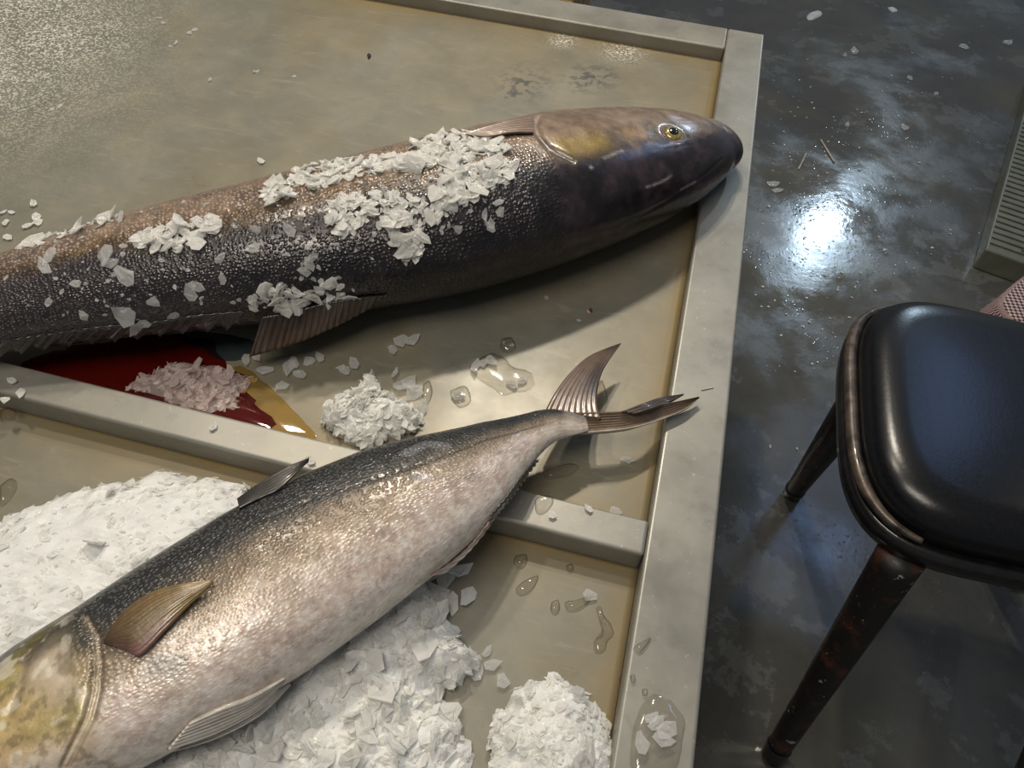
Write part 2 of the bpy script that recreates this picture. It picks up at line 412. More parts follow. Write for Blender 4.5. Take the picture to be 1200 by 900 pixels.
DARK = [[0.0938,0.9869,0.7924,0.006,0.0044],[0.0722,0.9604,0.8038,0.0404,0.0299],[0.0503,0.9343,0.8094,0.0572,0.0423],[0.0223,0.9025,0.8143,0.0717,0.0531],[-0.0011,0.8784,0.817,0.0801,0.0593],[-0.0311,0.8491,0.8199,0.0887,0.0656],[-0.0558,0.8267,0.8215,0.0934,0.0691],[-0.0806,0.8043,0.823,0.0981,0.0726],[-0.1114,0.7762,0.8239,0.1006,0.0745],[-0.1361,0.7537,0.8245,0.1026,0.0759],[-0.1676,0.7265,0.8249,0.1038,0.0768],[-0.1933,0.7053,0.825,0.1039,0.0769],[-0.219,0.6841,0.825,0.1041,0.077],[-0.2527,0.6597,0.8243,0.102,0.0755],[-0.2801,0.6408,0.8236,0.0997,0.0738],[-0.3144,0.6173,0.8226,0.0968,0.0716],[-0.3426,0.5994,0.8217,0.0941,0.0696],[-0.3708,0.5815,0.8208,0.0913,0.0676],[-0.4063,0.5594,0.8195,0.0876,0.0648],[-0.4352,0.5425,0.8183,0.0839,0.0621],[-0.4714,0.5214,0.8168,0.0794,0.0587],[-0.4997,0.5037,0.8155,0.0756,0.0559],[-0.5278,0.4857,0.8143,0.0718,0.0531],[-0.5626,0.4627,0.8125,0.0665,0.0492],[-0.5899,0.4437,0.8109,0.0615,0.0455],[-0.6235,0.4192,0.809,0.0559,0.0414],
  [-.665,.388,.805,.048,.035],[-.715,.352,.798,.037,.026],[-.765,.318,.792,.026,.018],[-.80,.295,.789,.021,.014]]
dk = Body(DARK, .045)
deg = np.degrees(dk.TH); deg = np.where(deg > 270, deg - 360, deg)         # -90..270, 0 near side, 90 top
S_, R_ = dk.S, .08
gill_px = [(640, 131), (629, 138), (624, 147), (630, 158), (640, 170), (652, 179), (668, 187)]
dg, tg = dk.dist_line(gill_px, R_)
de, te = dk.dist_line([(787, 156), (788, 157)], R_)
sg, _t = dk.pix(640, 170)
u1 = fbm(S_ * 30, dk.arc * 30); u2 = fbm(S_ * 90, dk.arc * 90, 3); streak = fbm(S_ * 25, dk.arc * 140, 9)
dk.D += -.003 * np.exp(-(dg / .0028) ** 2) + .0018 * sst(0, .02, sg - S_) * np.exp(-(dg / .02) ** 2)      # gill slit and its raised cover
dk.D += -.0045 * np.exp(-(de / .013) ** 2) + .0012 * np.exp(-((de - .017) / .006) ** 2)                     # eye socket with a rim
dk.D += .0012 * (u1 - .5) * sst(.25, .1, S_)
dkj, tj = dk.dist_line([(846, 186), (815, 212), (775, 238), (730, 262)], R_); dk.D += -.0008 * np.exp(-(dkj / .003) ** 2)
# colour: brown flank on the far upper side, near-black purple back on the near side
edge = np.interp(S_, [0, .1, .2, .3, .42, .6, .8, 1.1], [80, 74, 72, 78, 80, 78, 80, 84])
x = (deg - edge) + (u1 - .5) * 16 + (u2 - .5) * 10
back = ramp(u1 * .6 + u2 * .4, [(.3, (.006, .0045, .006)), (.5, (.016, .011, .014)), (.7, (.048, .032, .038))])
brown = ramp(u2, [(.3, (.075, .045, .022)), (.7, (.17, .11, .06))])
tan = ramp(u1 * .5 + u2 * .5, [(.3, (.27, .185, .125)), (.7, (.44, .32, .235))])
col = back * 1.0
col = col * (1 - sst(-16, 0, x)[..., None]) + brown * sst(-16, 0, x)[..., None]
tan = tan * (1 - .38 * sst(sg + .03, sg - .02, S_))[..., None]; mt = sst(0, 13, x)[..., None]; col = col * (1 - mt) + tan * mt
yb = np.exp(-((x - 4) / 5) ** 2) * .45 * sst(.35, .5, S_); col = blend(col, yb, (.22, .13, .04))
# greyish purple tint toward the tail
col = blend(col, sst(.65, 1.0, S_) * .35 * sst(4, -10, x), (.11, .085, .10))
# head: olive patch and iridescent blue tint round the eye
dy, _ = dk.dist_line([(664, 172), (690, 168), (700, 165)], R_); col = blend(col, np.exp(-(dy / .014) ** 2) * .75, (.26, .18, .03))
dy, _ = dk.dist_line([(735, 155), (752, 155)], R_); col = blend(col, np.exp(-(dy / .008) ** 2) * .6, (.34, .20, .06))
dy, _ = dk.dist_line([(760, 166), (790, 168), (812, 158), (806, 143), (790, 138)], R_); col = blend(col, np.exp(-(dy / .008) ** 2) * .6 * sst(.35, .6, streak), (.40, .45, .62))
dy, _ = dk.dist_line([(858, 172), (852, 160), (845, 150)], R_); col = blend(col, np.exp(-(dy / .03) ** 2) * .5, (.06, .06, .085))
col = blend(col, np.exp(-(dg / .0022) ** 2) * .75 * sst(.02, .2, tg), (.46, .38, .32)); col = blend(col, np.exp(-((dg - .002) / .0016) ** 2) * sst(.4, .6, tg) * (S_ < sg + .03), (.004, .003, .004))
for ln in ([(700, 186), (716, 180), (728, 176)], [(690, 196), (706, 186)], [(758, 219), (772, 213), (785, 205)], [(560, 150), (600, 142), (628, 140)], [(604, 172), (618, 168), (632, 176)], [(798, 222), (815, 212)]):
    dy, tl_ = dk.dist_line(ln, R_); col = blend(col, np.exp(-(dy / .0016) ** 2) * .75 * sst(.25, .6, u2), (.45, .42, .42))  # pale lines: scratches and highlights painted into the skin colour
for ln in ([(575, 152), (600, 150), (620, 146)], [(580, 158), (600, 157), (620, 160)]):
    dy, tl_ = dk.dist_line(ln, R_); col = blend(col, np.exp(-(dy / .004) ** 2) * .5 * streak, (.5, .42, .36))
low = sst(-8, -55, deg) * sst(.1, .2, S_); col = blend(col, low * .4, (.10, .095, .085))
scaly = sst(sg - .01, sg + .05, S_) * (.55 + .45 * sst(.3, .6, u1))
dk.solid()
dark_fish = empty('dark_fish', (float(dk.c[200, 0]), float(dk.c[200, 1]), ZU))
tag(dark_fish, 'long dark purple-brown fish strewn with ice flakes, snout over the right rail', 'fish')
M_dark = mat_fish('dark_fish_skin', 260, 290, .33, .10, .8, .7, .5, .45)
M_darkfin = mat_paint('dark_fin', .32, .5)
dark_body = link('body', dk.mesh('body', col, scaly), M_dark, dark_fish)

SILVER_T = [[-0.0095,0.4545,0.7930,0.0085,0.0030],[-0.0205,0.4500,0.7945,0.0130,0.0055],[-0.0320,0.4455,0.7965,0.0160,0.0085],[-0.0441,0.4389,0.7986,0.018,0.0112],[-0.0565,0.4261,0.7996,0.0209,0.013],[-0.0677,0.4125,0.8011,0.0258,0.016],[-0.0807,0.3945,0.8036,0.034,0.0211],[-0.0906,0.3797,0.8055,0.0401,0.0249],[-0.1028,0.3611,0.8078,0.0476,0.0295],[-0.1128,0.3463,0.8096,0.0532,0.033],[-0.1241,0.3327,0.8108,0.057,0.0354],[-0.1383,0.3157,0.8123,0.0619,0.0384],[-0.1495,0.3021,0.8133,0.0654,0.0405],[-0.1634,0.2849,0.8141,0.0678,0.0421],[-0.1745,0.2711,0.8147,0.0698,0.0433],[-0.1856,0.2573,0.8153,0.0718,0.0445],[-0.1991,0.2397,0.8156,0.0728,0.0451],[-0.2098,0.2256,0.8158,0.0735,0.0456],[-0.2232,0.208,0.8161,0.0743,0.0461],[-0.2339,0.1939,0.816,0.0739,0.0458],[-0.2447,0.1798,0.8158,0.0733,0.0454],[-0.2581,0.1622,0.8155,0.0725,0.0449],[-0.2691,0.1483,0.8152,0.0712,0.0442],[-0.2831,0.1312,0.8145,0.0691,0.0429],[-0.2943,0.1174,0.814,0.0674,0.0418],[-0.306,0.1042,0.8134,0.0655,0.0406],[-0.3212,0.088,0.8126,0.063,0.0391],[-0.3333,0.0751,0.8119,0.0608,0.0377],[-0.3478,0.0584,0.8105,0.0561,0.0348],[-0.368,0.0362,0.8105,0.0522,0.0324],[-0.3882,0.0141,0.8105,0.0449,0.0278],[-0.4051,-0.0044,0.8105,0.0353,0.0219],[-0.4186,-0.0192,0.8105,0.0236,0.0146],[-0.4287,-0.0302,0.8105,0.0123,0.0077]]
SILVER = SILVER_T[::-1]
sv = Body(SILVER, .05)
deg = np.degrees(sv.TH); deg = np.where(deg > 270, deg - 360, deg)
S_ = sv.S; R_ = .065
phi = 172 - deg                                            # from the back ridge down over the upward flank to the belly
u1 = fbm(S_ * 30 + 40, sv.arc * 30); u2 = fbm(S_ * 100 + 7, sv.arc * 100, 3); streak = fbm(S_ * 22, sv.arc * 150, 9)
gill2 = [(100, 722), (112, 745), (114, 775), (112, 810), (104, 840), (90, 872), (78, 895)]
dg, tg = sv.dist_line(gill2, R_); sg, _t = sv.pix(113, 780)
sv.D += -.0022 * np.exp(-((dg - .002) / .002) ** 2) + .0016 * sst(.0, .02, sg - S_) * np.exp(-(dg / .02) ** 2)
da, ta = sv.dist_line([(532, 660), (552, 640), (574, 612)], R_); sv.D += -.003 * np.exp(-(da / .004) ** 2)
dl, tl_ = sv.dist_line([(180, 668), (240, 640), (300, 612), (380, 580), (440, 560), (500, 542), (570, 515), (640, 496)], R_)
sv.D += .0010 * (u1 - .5)
x = phi + (u1 - .5) * 14 + (u2 - .5) * 8
col = ramp(x, [(20, (.03, .033, .035)), (54, (.05, .053, .054)), (66, (.11, .10, .085)), (76, (.27, .205, .135)), (90, (.47, .37, .27)), (106, (.57, .47, .40)), (130, (.64, .555, .50)), (160, (.70, .65, .60)), (200, (.55, .52, .50))])
col = blend(col, sst(.5, .75, u1) * .35 * sst(90, 110, x), (.60, .44, .42))
col = blend(col, sst(.55, .8, u2) * .35 * sst(80, 100, x), (.78, .74, .68))
col = blend(col, np.exp(-(dl / .0016) ** 2) * .8, (.04, .035, .035)); sv.D += -.0006 * np.exp(-(dl / .0015) ** 2)
u5 = fbm(S_ * 260, sv.arc * 260, 5, 3); u6 = fbm(S_ * 14, sv.arc * 20, 12)
blot = sst(.52, .62, u6) * sst(80, 100, x); col = blend(col, blot * .35, (.52, .42, .33)); col = blend(col, sst(.6, .7, u5) * .5 * sst(85, 100, x), (.86, .83, .78)); col = blend(col, sst(.42, .32, u5) * .35 * sst(85, 100, x), (.36, .29, .25))
hd = sst(sg + .004, sg - .02, S_)
head = ramp(phi + (u1 - .5) * 50, [(30, (.035, .035, .03)), (55, (.10, .09, .05)), (75, (.33, .27, .08)), (98, (.36, .29, .12)), (112, (.50, .40, .28)), (135, (.62, .54, .46)), (170, (.66, .62, .58))])
u3 = fbm(S_ * 190, sv.arc * 190, 3, 3); u4 = fbm(S_ * 45 + 3, sv.arc * 45, 8)
dd, _t = sv.dist_line([(20, 790), (60, 745), (95, 722)], R_); head = blend(head, np.exp(-(dd / .018) ** 2) * .7 * sst(.35, .55, u4), (.36, .30, .05))
dd, _t = sv.dist_line([(45, 790), (62, 775), (72, 800)], R_); head = blend(head, np.exp(-(dd / .016) ** 2) * .75, (.60, .50, .42))
dd, _t = sv.dist_line([(0, 880), (10, 850), (18, 835)], R_); head = blend(head, np.exp(-(dd / .02) ** 2) * .6, (.62, .46, .24))
dd, _t = sv.dist_line([(12, 835), (28, 800), (35, 760), (50, 745)], R_); head = blend(head, np.exp(-(dd / .004) ** 2) * .55, (.14, .10, .06)); sv.D += -.0012 * np.exp(-(dd / .004) ** 2)
sv.D += .0012 * (u4 - .5) * hd
head = blend(head, sst(.52, .68, u3) * .55, (.15, .12, .06)); head = blend(head, sst(.56, .70, u2) * .45, (.82, .76, .64))  # dark speckles, then pale glints painted into the head colour
col = col * (1 - hd[..., None]) + head * hd[..., None]
col = blend(col, np.exp(-(dg / .0022) ** 2) * .8, (.62, .52, .38)); col = blend(col, np.exp(-((dg - .0035) / .0015) ** 2) * .55 * (S_ > sg - .05), (.13, .09, .05))
col = blend(col, np.exp(-(da / .0045) ** 2) * .9, (.05, .03, .025)); col = blend(col, np.exp(-((da - .01) / .006) ** 2) * .4, (.35, .17, .14))
for ln, wd, cc, am in (([(478, 530), (500, 520), (520, 522)], .008, (.36, .36, .37), .6), ([(488, 557), (504, 558)], .005, (.5, .48, .5), .6), ([(185, 780), (205, 778)], .010, (.40, .40, .38), .7),
                       ([(640, 508), (680, 500), (700, 498)], .02, (.62, .55, .48), .5), ([(530, 499), (560, 497)], .004, (.01, .01, .012), .9)):
    dd, _t = sv.dist_line(ln, R_); col = blend(col, sst(wd, wd * .6, dd) * am, cc)
scaly = (1 - hd) * np.interp(x, [30, 60, 85, 100, 125], [1, 1, .8, .35, .10])
scaly = scaly * (.5 + .5 * sst(sv.L, sv.L - .06, S_))
sv.solid()
silver_fish = empty('silver_fish', (float(sv.c[200, 0]), float(sv.c[200, 1]), ZL))
tag(silver_fish, 'silver pink-bellied fish with slate back and forked tail, lying across the divider rail', 'fish')
M_silver = mat_fish('silver_fish_skin', 270, 330, .32, .14, .7, .6, .5, .38)
M_fin = mat_paint('pale_fin', .35, .5)
silver_body = link('body', sv.mesh('body', col, scaly), M_silver, silver_fish)

# ------------------------------------------------------------------ fins
def curve(pts, n):
    pts = np.array(pts, float); d = np.r_[0, np.cumsum(np.linalg.norm(np.diff(pts, axis=0), axis=1))]; q = np.linspace(0, d[-1], n)
    # Catmull-Rom
    out = []
    for t in q:
        i = min(np.searchsorted(d, t, 'right') - 1, len(pts) - 2); u = (t - d[i]) / (d[i + 1] - d[i] + 1e-12)
        p0 = pts[max(i - 1, 0)]; p1 = pts[i]; p2 = pts[i + 1]; p3 = pts[min(i + 2, len(pts) - 1)]
        out.append(.5 * ((2 * p1) + (p2 - p0) * u + (2 * p0 - 5 * p1 + 4 * p2 - p3) * u * u + (3 * p1 - p0 - 3 * p2 + p3) * u ** 3))
    return np.array(out)
def P3(lst): return [tuple(on(a, b, z)) for a, b, z in lst]
def fin(name, root, tip, parent, mat, colfn, rays=14, n=90, m=14, thick=.0016, ridge=.0007, belly=0.0, teeth=0, tooth=.0, along=False):
    """sheet between a root curve and a free edge; rays run from root to edge"""
    A = curve(root, n); B = curve(tip, n); t = np.linspace(0, 1, m)[None, :, None]; u = np.linspace(0, 1, n)
    if teeth:
        k = (u * teeth) % 1; B = A + (B - A) * (1 - tooth * k)[:, None]
    P = A[:, None] * (1 - t) + B[:, None] * t
    e1 = np.gradient(P, axis=0); e2 = np.gradient(P, axis=1); N = np.cross(e1, e2); N /= np.linalg.norm(N, axis=2)[..., None] + 1e-12
    if N[n // 2, m // 2, 2] < 0: N = -N
    tt = t[0, :, 0][None, :]
    P = P + N * (belly * np.sin(PI * tt) + ridge * (np.abs(np.sin(PI * rays * tt)) * np.ones((n, 1)) if along else np.abs(np.sin(PI * rays * u))[:, None]))[..., None]
    th = (thick * (1 - .75 * (u[:, None] if along else tt)) * np.ones((n, m)))[..., None]
    U = P + N * th / 2; D = P - N * th / 2
    ring = np.concatenate([U, D[:, ::-1]], 1)
    uu = np.broadcast_to(u[:, None], (n, m)); t2 = np.broadcast_to(tt, (n, m))
    c = colfn(t2, uu, np.abs(np.sin(PI * rays * t2))) if along else colfn(uu, t2, np.abs(np.sin(PI * rays * uu))); c = np.concatenate([c, c[:, ::-1]], 1)
    me = grid_mesh(name, ring, closed_v=True, col=c)
    bm = bmesh.new(); bm.from_mesh(me); bm.verts.ensure_lookup_table(); k = 2 * m
    for r in (0, n - 1):
        for j in range(m - 1):
            try: bm.faces.new([bm.verts[r * k + j], bm.verts[r * k + j + 1], bm.verts[r * k + k - 2 - j], bm.verts[r * k + k - 1 - j]])
            except ValueError: pass
    bmesh.ops.remove_doubles(bm, verts=bm.verts, dist=1e-6)
    bmesh.ops.recalc_face_normals(bm, faces=bm.faces); bm.to_mesh(me); bm.free()
    return link(name, me, mat, parent)
def fc(a, b, edge=None, k=.5):
    a, b = np.array(a), np.array(b)
    def f(u, t, r):
        c = a * (1 - t[..., None]) + b * t[..., None]
        c = c * (1 - k + k * r[..., None] * 1.6)
        if edge is not None: c = blend(c, sst(.8, 1, t) * .8, edge)
        return c
    return f
def skin(B, px, py, off=.001):
    s_, t_ = B.pix(px, py); return tuple(B.at(np.array(s_), np.array(t_), off))
# --- dark fish: folded dorsal lobe, low serrated dorsal row, pectoral fin, tail
zf = ZU + .045
fin('dorsal_fin', [skin(dk, 452, 344, .002), skin(dk, 420, 345, .003), skin(dk, 380, 352, .003), skin(dk, 340, 362, .003), skin(dk, 306, 368, .003)],
    P3([(447, 353, zf), (407, 375, zf - .004), (362, 396, zf - .010), (325, 409, zf - .018), (292, 418, zf - .026)]), dark_fish, M_darkfin,
    lambda u, t, r: fc((.02, .013, .011), (.07, .042, .027), None, .65)(u, t, r) * (.5 + 1.3 * fbm(u * 26, t * 3))[..., None], rays=21, thick=.003, ridge=.0014)
row = [(x_, y_) for x_, y_ in ((285, 372), (230, 376), (170, 384), (110, 390), (50, 399), (4, 405))]
rt = [skin(dk, a, b - 7, .001) for a, b in row]
L5 = Vector(rt[-1]); dirx = (Vector(rt[-1]) - Vector(rt[-3])).normalized()
rt += [tuple(L5 + dirx * .08 + Vector((0, .003, 0))), tuple(L5 + dirx * .15 + Vector((0, .010, 0)))]
tp = [tuple(on(a - 20, b + 16, ZU + .038)) for a, b in row]; L6 = Vector(tp[-1]); tp += [tuple(L6 + dirx * .08 + Vector((0, .004, 0))), tuple(L6 + dirx * .15 + Vector((0, .014, 0)))]
rw = fin('dorsal_fin_row', rt, tp, dark_fish, M_darkfin, fc((.018, .015, .018), (.05, .042, .045), (.14, .12, .12), .5), rays=34, n=340, m=8, thick=.003, ridge=.0015, teeth=17, tooth=.5)
fin('pectoral_fin', [skin(dk, 624, 140, .003), skin(dk, 600, 146, .005), skin(dk, 575, 152, .005), skin(dk, 545, 160, .003)],
    [skin(dk, 624, 158, .002), skin(dk, 600, 160, .004), skin(dk, 572, 164, .004), skin(dk, 545, 161, .003)], dark_fish, M_fin, fc((.15, .10, .07), (.32, .25, .20), None, .5), rays=6, thick=.002, ridge=.0012, along=True, m=20)
tl = Vector(dk.c[-1]); dv = Vector(dk.c[-1] - dk.c[-20]); dv.z = 0; dv.normalize(); sd = Vector(dk.h[-1])
for sg_ in (1, -1):
    fin('tail_lobe', [tl - dv * .012, tl + sd * sg_ * .010, tl + sd * sg_ * .020 - dv * .01], [tl + dv * .05, tl + dv * .10 + sd * sg_ * .07 , tl + dv * .13 + sd * sg_ * .15 - Vector((0, 0, .01))],
        dark_fish, M_darkfin, fc((.03, .022, .02), (.05, .035, .03), None, .4), rays=12, thick=.004)
def eye(B, parent, px, py, r, iris, at=None):
    p = Vector(skin(B, px, py, -.0005)) if at is None else Vector(at[0])
    s_, t_ = B.pix(px, py) if at is None else at[1]
    n_ = Vector(B.at(np.array(s_), np.array(t_), .01)) - Vector(B.at(np.array(s_), np.array(t_), 0.0)); n_.normalize()
    q = n_.to_track_quat('Z', 'Y').to_matrix().to_4x4()
    bm = bmesh.new(); bmesh.ops.create_uvsphere(bm, u_segments=28, v_segments=14, radius=r)
    for v in bm.verts: v.co.z *= .42
    bm.transform(Matrix.Translation(p) @ q); e = from_bm('eye', bm, simple('iris', iris, .15, .3, 1, nsc=300, var=.5), parent, True)
    bm = bmesh.new(); bmesh.ops.create_uvsphere(bm, u_segments=24, v_segments=12, radius=r * .66)
    for v in bm.verts: v.co.z *= .42
    bm.transform(Matrix.Translation(p + n_ * r * .19) @ q); pu = from_bm('pupil', bm, simple('pupil_black', (.006, .007, .01), .05, 0, 1, var=.1), e, True)
    tag(e, 'glassy eye with yellow ring')
    return e
eye(dk, dark_fish, 788, 156, .0120, (.34, .28, .08))
# --- silver fish
def mirror_tail(): pass
zt = T + .012
fin('tail_lobe', P3([(638, 484, zt + .012), (650, 462, zt + .012), (668, 438, zt + .010), (692, 417, zt + .006), (727, 403, zt)]),
    P3([(704, 492, zt + .010), (699, 474, zt + .010), (701, 452, zt + .009), (709, 430, zt + .005), (727, 404, zt)]), silver_fish, M_darkfin,
    lambda u, t, r: fc((.15, .10, .065), (.11, .07, .045), None, .35)(u, t, r) * (1 - .7 * sst(.45, .8, u) * sst(.15, .3, t) * sst(.8, .5, t))[..., None], rays=9, thick=.006, ridge=.0009, n=80, m=40, along=True)
fin('tail_lobe', P3([(668, 484, zt + .013), (700, 484, zt + .011), (735, 482, zt + .010), (764, 475, zt + .008), (792, 471, T + .012), (819, 465, T + .010)]),
    P3([(655, 511, zt + .004), (700, 508, zt + .004), (740, 503, zt + .004), (775, 492, T + .010), (802, 481, T + .009), (820, 466, T + .009)]), silver_fish, M_darkfin,
    lambda u, t, r: blend(fc((.14, .095, .06), (.10, .07, .045), None, .4)(u, t, r), sst(.78, .92, u) * .8, (.42, .36, .30)), rays=8, thick=.007, ridge=.0013, n=90, m=40, belly=-.003, along=True)
fin('tail_lobe_tip', P3([(728, 483, zt + .013), (750, 475, zt + .012), (775, 466, T + .014), (801, 462, T + .013)]), P3([(745, 486, zt + .012), (765, 480, zt + .011), (785, 472, T + .013), (801, 463, T + .013)]), silver_fish, M_darkfin, fc((.06, .04, .03), (.03, .02, .015), None, .4), rays=3, thick=.004, along=True)
fin('dorsal_fin', P3([(279, 585, T + .072), (305, 566, T + .078), (335, 548, T + .082), (362, 536, T + .084)]),
    [skin(sv, 282, 597, .001), skin(sv, 305, 586, .001), skin(sv, 330, 574, .002), P3([(361, 541, T + .080)])[0]], silver_fish, M_darkfin, fc((.030, .028, .025), (.055, .048, .042), None, .3), rays=6, thick=.0025, ridge=.0005, along=True, m=20)
fin('pectoral_fin', [skin(sv, 126, 748, .003), skin(sv, 150, 722, .008), skin(sv, 185, 700, .010), skin(sv, 220, 689, .010), skin(sv, 251, 684, .008)],
    [skin(sv, 130, 753, .001), skin(sv, 150, 762, .002), skin(sv, 167, 768, .003), skin(sv, 196, 740, .004), skin(sv, 222, 712, .005), skin(sv, 238, 700, .006), skin(sv, 252, 685, .007)], silver_fish, M_fin,
    lambda u, t, r: blend(fc((.07, .045, .025), (.24, .155, .05), None, .4)(u, t, r), sst(.6, .95, u) * .7 * sst(.75, .4, t), (.20, .09, .10)), rays=12, thick=.002, ridge=.0010, belly=.003, n=90, m=30, along=True)
def ray_col(u, t, r): return blend(fc((.62, .58, .53), (.56, .53, .47), None, .2)(u, t, r), (r < .2) * .5, (.25, .22, .18))
fin('pelvic_fin', [skin(sv, 225, 840, .002), skin(sv, 255, 824, .005), skin(sv, 290, 808, .007), skin(sv, 330, 788, .005)],
    [skin(sv, 195, 874, .002), skin(sv, 250, 850, .005), skin(sv, 300, 820, .006), skin(sv, 331, 790, .004)], silver_fish, M_fin, ray_col, rays=7, thick=.003, ridge=.0014, along=True, m=24)
fin('pelvic_fin', P3([(232, 862, T + .036), (262, 844, T + .040), (300, 824, T + .040), (338, 800, T + .036)]),
    P3([(190, 884, T + .030), (250, 867, T + .034), (305, 838, T + .034), (340, 802, T + .034)]), silver_fish, M_fin, ray_col, rays=6, thick=.003, ridge=.0014, along=True, m=24)
fin('anal_fin', [skin(sv, 505, 672, .001), skin(sv, 530, 655, .001), skin(sv, 553, 634, .001), skin(sv, 572, 610, .001)],
    P3([(520, 672, T + .030), (545, 651, T + .030), (565, 628, T + .030), (580, 606, T + .028)]), silver_fish, M_fin, fc((.40, .30, .26), (.66, .62, .58), None, .2), rays=8, thick=.002)
rt = [skin(sv, a, b, .0) for a, b in ((575, 603), (592, 582), (608, 560), (624, 540))]
tp = P3([(581, 606, T + .022), (599, 585, T + .022), (615, 563, T + .022), (633, 538, T + .024)])
fin('anal_fin_row', rt, tp, silver_fish, M_fin, lambda u, t, r: blend(np.full(u.shape + (3,), .03), sst(.7, .85, t) * (((u * 13) % 1) < .6), (.62, .58, .52)), rays=13, n=200, m=8, thick=.0025, teeth=13, tooth=.35)
es = sv.L * .0 + .075; eth = math.radians(75)
ep = Vector(sv.at(np.array(es), np.array(eth), .0))
eye(sv, silver_fish, 0, 0, .011, (.45, .40, .2), at=(ep, (es, eth)))

# ------------------------------------------------------------------ chair
cz = .58
M_leather = simple('black_leather', (.005, .0055, .007), .27, 0, 0, nsc=200, var=.4, bump=.08)
M_rim = simple('worn_brown_metal', (.10, .08, .065), .42, .5, .3, nsc=45, var=.75, bump=.3)
M_black = simple('black_paint', (.012, .011, .011), .35, .2, .4, nsc=60, var=.5, bump=.15)
def mat_rust():
    t = NT('rusty_black_paint'); v = t.coord()
    b = t.ramp(t.noise(v, 22, 6, .7), [(.50, (.010, .009, .009)), (.60, (.055, .018, .010)), (.72, (.10, .045, .025))])
    b = t.mix(t.ramp(t.noise(v, 60, 3, .6), [(.66, 0.0), (.69, .9)]), b, (.35, .32, .26))
    t.l(b, t.b.inputs['Base Color']); t.set(Roughness=.5, Coat_Weight=.05)
    t.l(t.bump(t.noise(v, 50, 5), .4, .002), t.b.inputs['Normal']); return t.m
M_rust = mat_rust()
chair = empty('chair', (.56, .77, 0))
tag(chair, 'black padded chair with worn brown rim and splayed dark tapering legs on the wet floor', 'chair')
cx0, cx1, cy0, cy1 = .340, .735, .562, .992
def seat_ring(inset, z, n=96, dome=0):
    a, b = (cx1 - cx0) / 2 - inset, (cy1 - cy0) / 2 - inset; mx, my = (cx0 + cx1) / 2, (cy0 + cy1) / 2; out = []
    for i in range(n):
        t = 2 * PI * i / n; e = 2 / 3.6
        x_ = abs(math.cos(t)) ** e * (1 if math.cos(t) > 0 else -1); y_ = abs(math.sin(t)) ** e * (1 if math.sin(t) > 0 else -1)
        out.append((mx + a * x_, my + b * y_ * (1 - .04 * x_), z))
    return out
def rings_mesh(name, rings, mat, parent, cap=True):
    P = np.array(rings); me = grid_mesh(name, P, closed_v=True)
    if cap:
        bm = bmesh.new(); bm.from_mesh(me); bm.verts.ensure_lookup_table(); n, m = P.shape[:2]
        bm.faces.new([bm.verts[i] for i in range(m)]); bm.faces.new([bm.verts[(n - 1) * m + i] for i in range(m)])
        bmesh.ops.recalc_face_normals(bm, faces=bm.faces); bm.to_mesh(me); bm.free()
    return link(name, me, mat, parent)
rg = [seat_ring(.012, cz - .055), seat_ring(.010, cz - .03), seat_ring(.008, cz - .010), seat_ring(.010, cz + .006), seat_ring(.020, cz + .020), seat_ring(.036, cz + .029)]
rg += [seat_ring(.036 + q * .16, cz + .029 + .006 * (1 - (1 - q) ** 2)) for q in (.15, .3, .5, .7, .9, 1.0)]
rings_mesh('seat', rg, M_leather, chair)
rings_mesh('seat_rim', [seat_ring(.0095, cz - .062), seat_ring(-.004, cz - .060), seat_ring(-.006, cz - .045), seat_ring(-.004, cz - .030), seat_ring(.0095, cz - .028), seat_ring(.0095, cz - .062)], M_black, chair, False)
# worn brown tube round the edge of the seat
def tube(name, pts, radii, mat, parent=None, seg=16, close=False, n=None, cap=True):
    A = curve(pts, n or len(pts) * 4) if not close else np.array(pts)
    if close: A = np.vstack([A, A[:1]])
    rr = np.interp(np.linspace(0, 1, len(A)), np.linspace(0, 1, len(radii)), radii)
    tn = np.gradient(A, axis=0); tn /= np.linalg.norm(tn, axis=1)[:, None]
    up = np.array([0, 0, 1.]) if abs(tn[0, 2]) < .9 else np.array([1., 0, 0])
    sx = np.cross(tn, up); sx /= np.linalg.norm(sx, axis=1)[:, None]; sy = np.cross(sx, tn)
    th = np.linspace(0, 2 * PI, seg, endpoint=False)
    P = A[:, None] + sx[:, None] * (rr[:, None] * np.cos(th))[..., None] + sy[:, None] * (rr[:, None] * np.sin(th))[..., None]
    return rings_mesh(name, P, mat, parent, cap)
rt_ = seat_ring(.0005, cz - .016, 144)
tube('rim_trim', [rt_[i] for i in range(46, 100)], [.004, .009, .009, .009, .009, .004], M_rim, chair, n=108)
def leg(foot, top, r0=.019, r1=.031):
    f_, t_ = Vector(foot), Vector(top)
    d_ = (t_ - f_)
    o = tube('leg', [f_ + d_ * q for q in (.055, .3, .6, 1.0)], [r0, r1], M_rust, chair, 18)
    fo = tube('foot_cap', [f_ + Vector((0, 0, .0)), f_ + d_ * .03, f_ + d_ * .065], [r0 * 1.02, r0 * 1.12], M_black, o, 18)
    return o
ft1 = on(906, 886, .004); ft2 = on(929, 578, .004)
tp1 = on(1058, 648, cz - .065); tp2 = on(1012, 462, cz - .065)
leg(ft1, tp1); leg(ft2, tp2)
leg((.80, ft1.y, .004), (.69, tp1.y + .01, cz - .065)); leg((.80, ft2.y + .02, .004), (.70, tp2.y + .02, cz - .065))
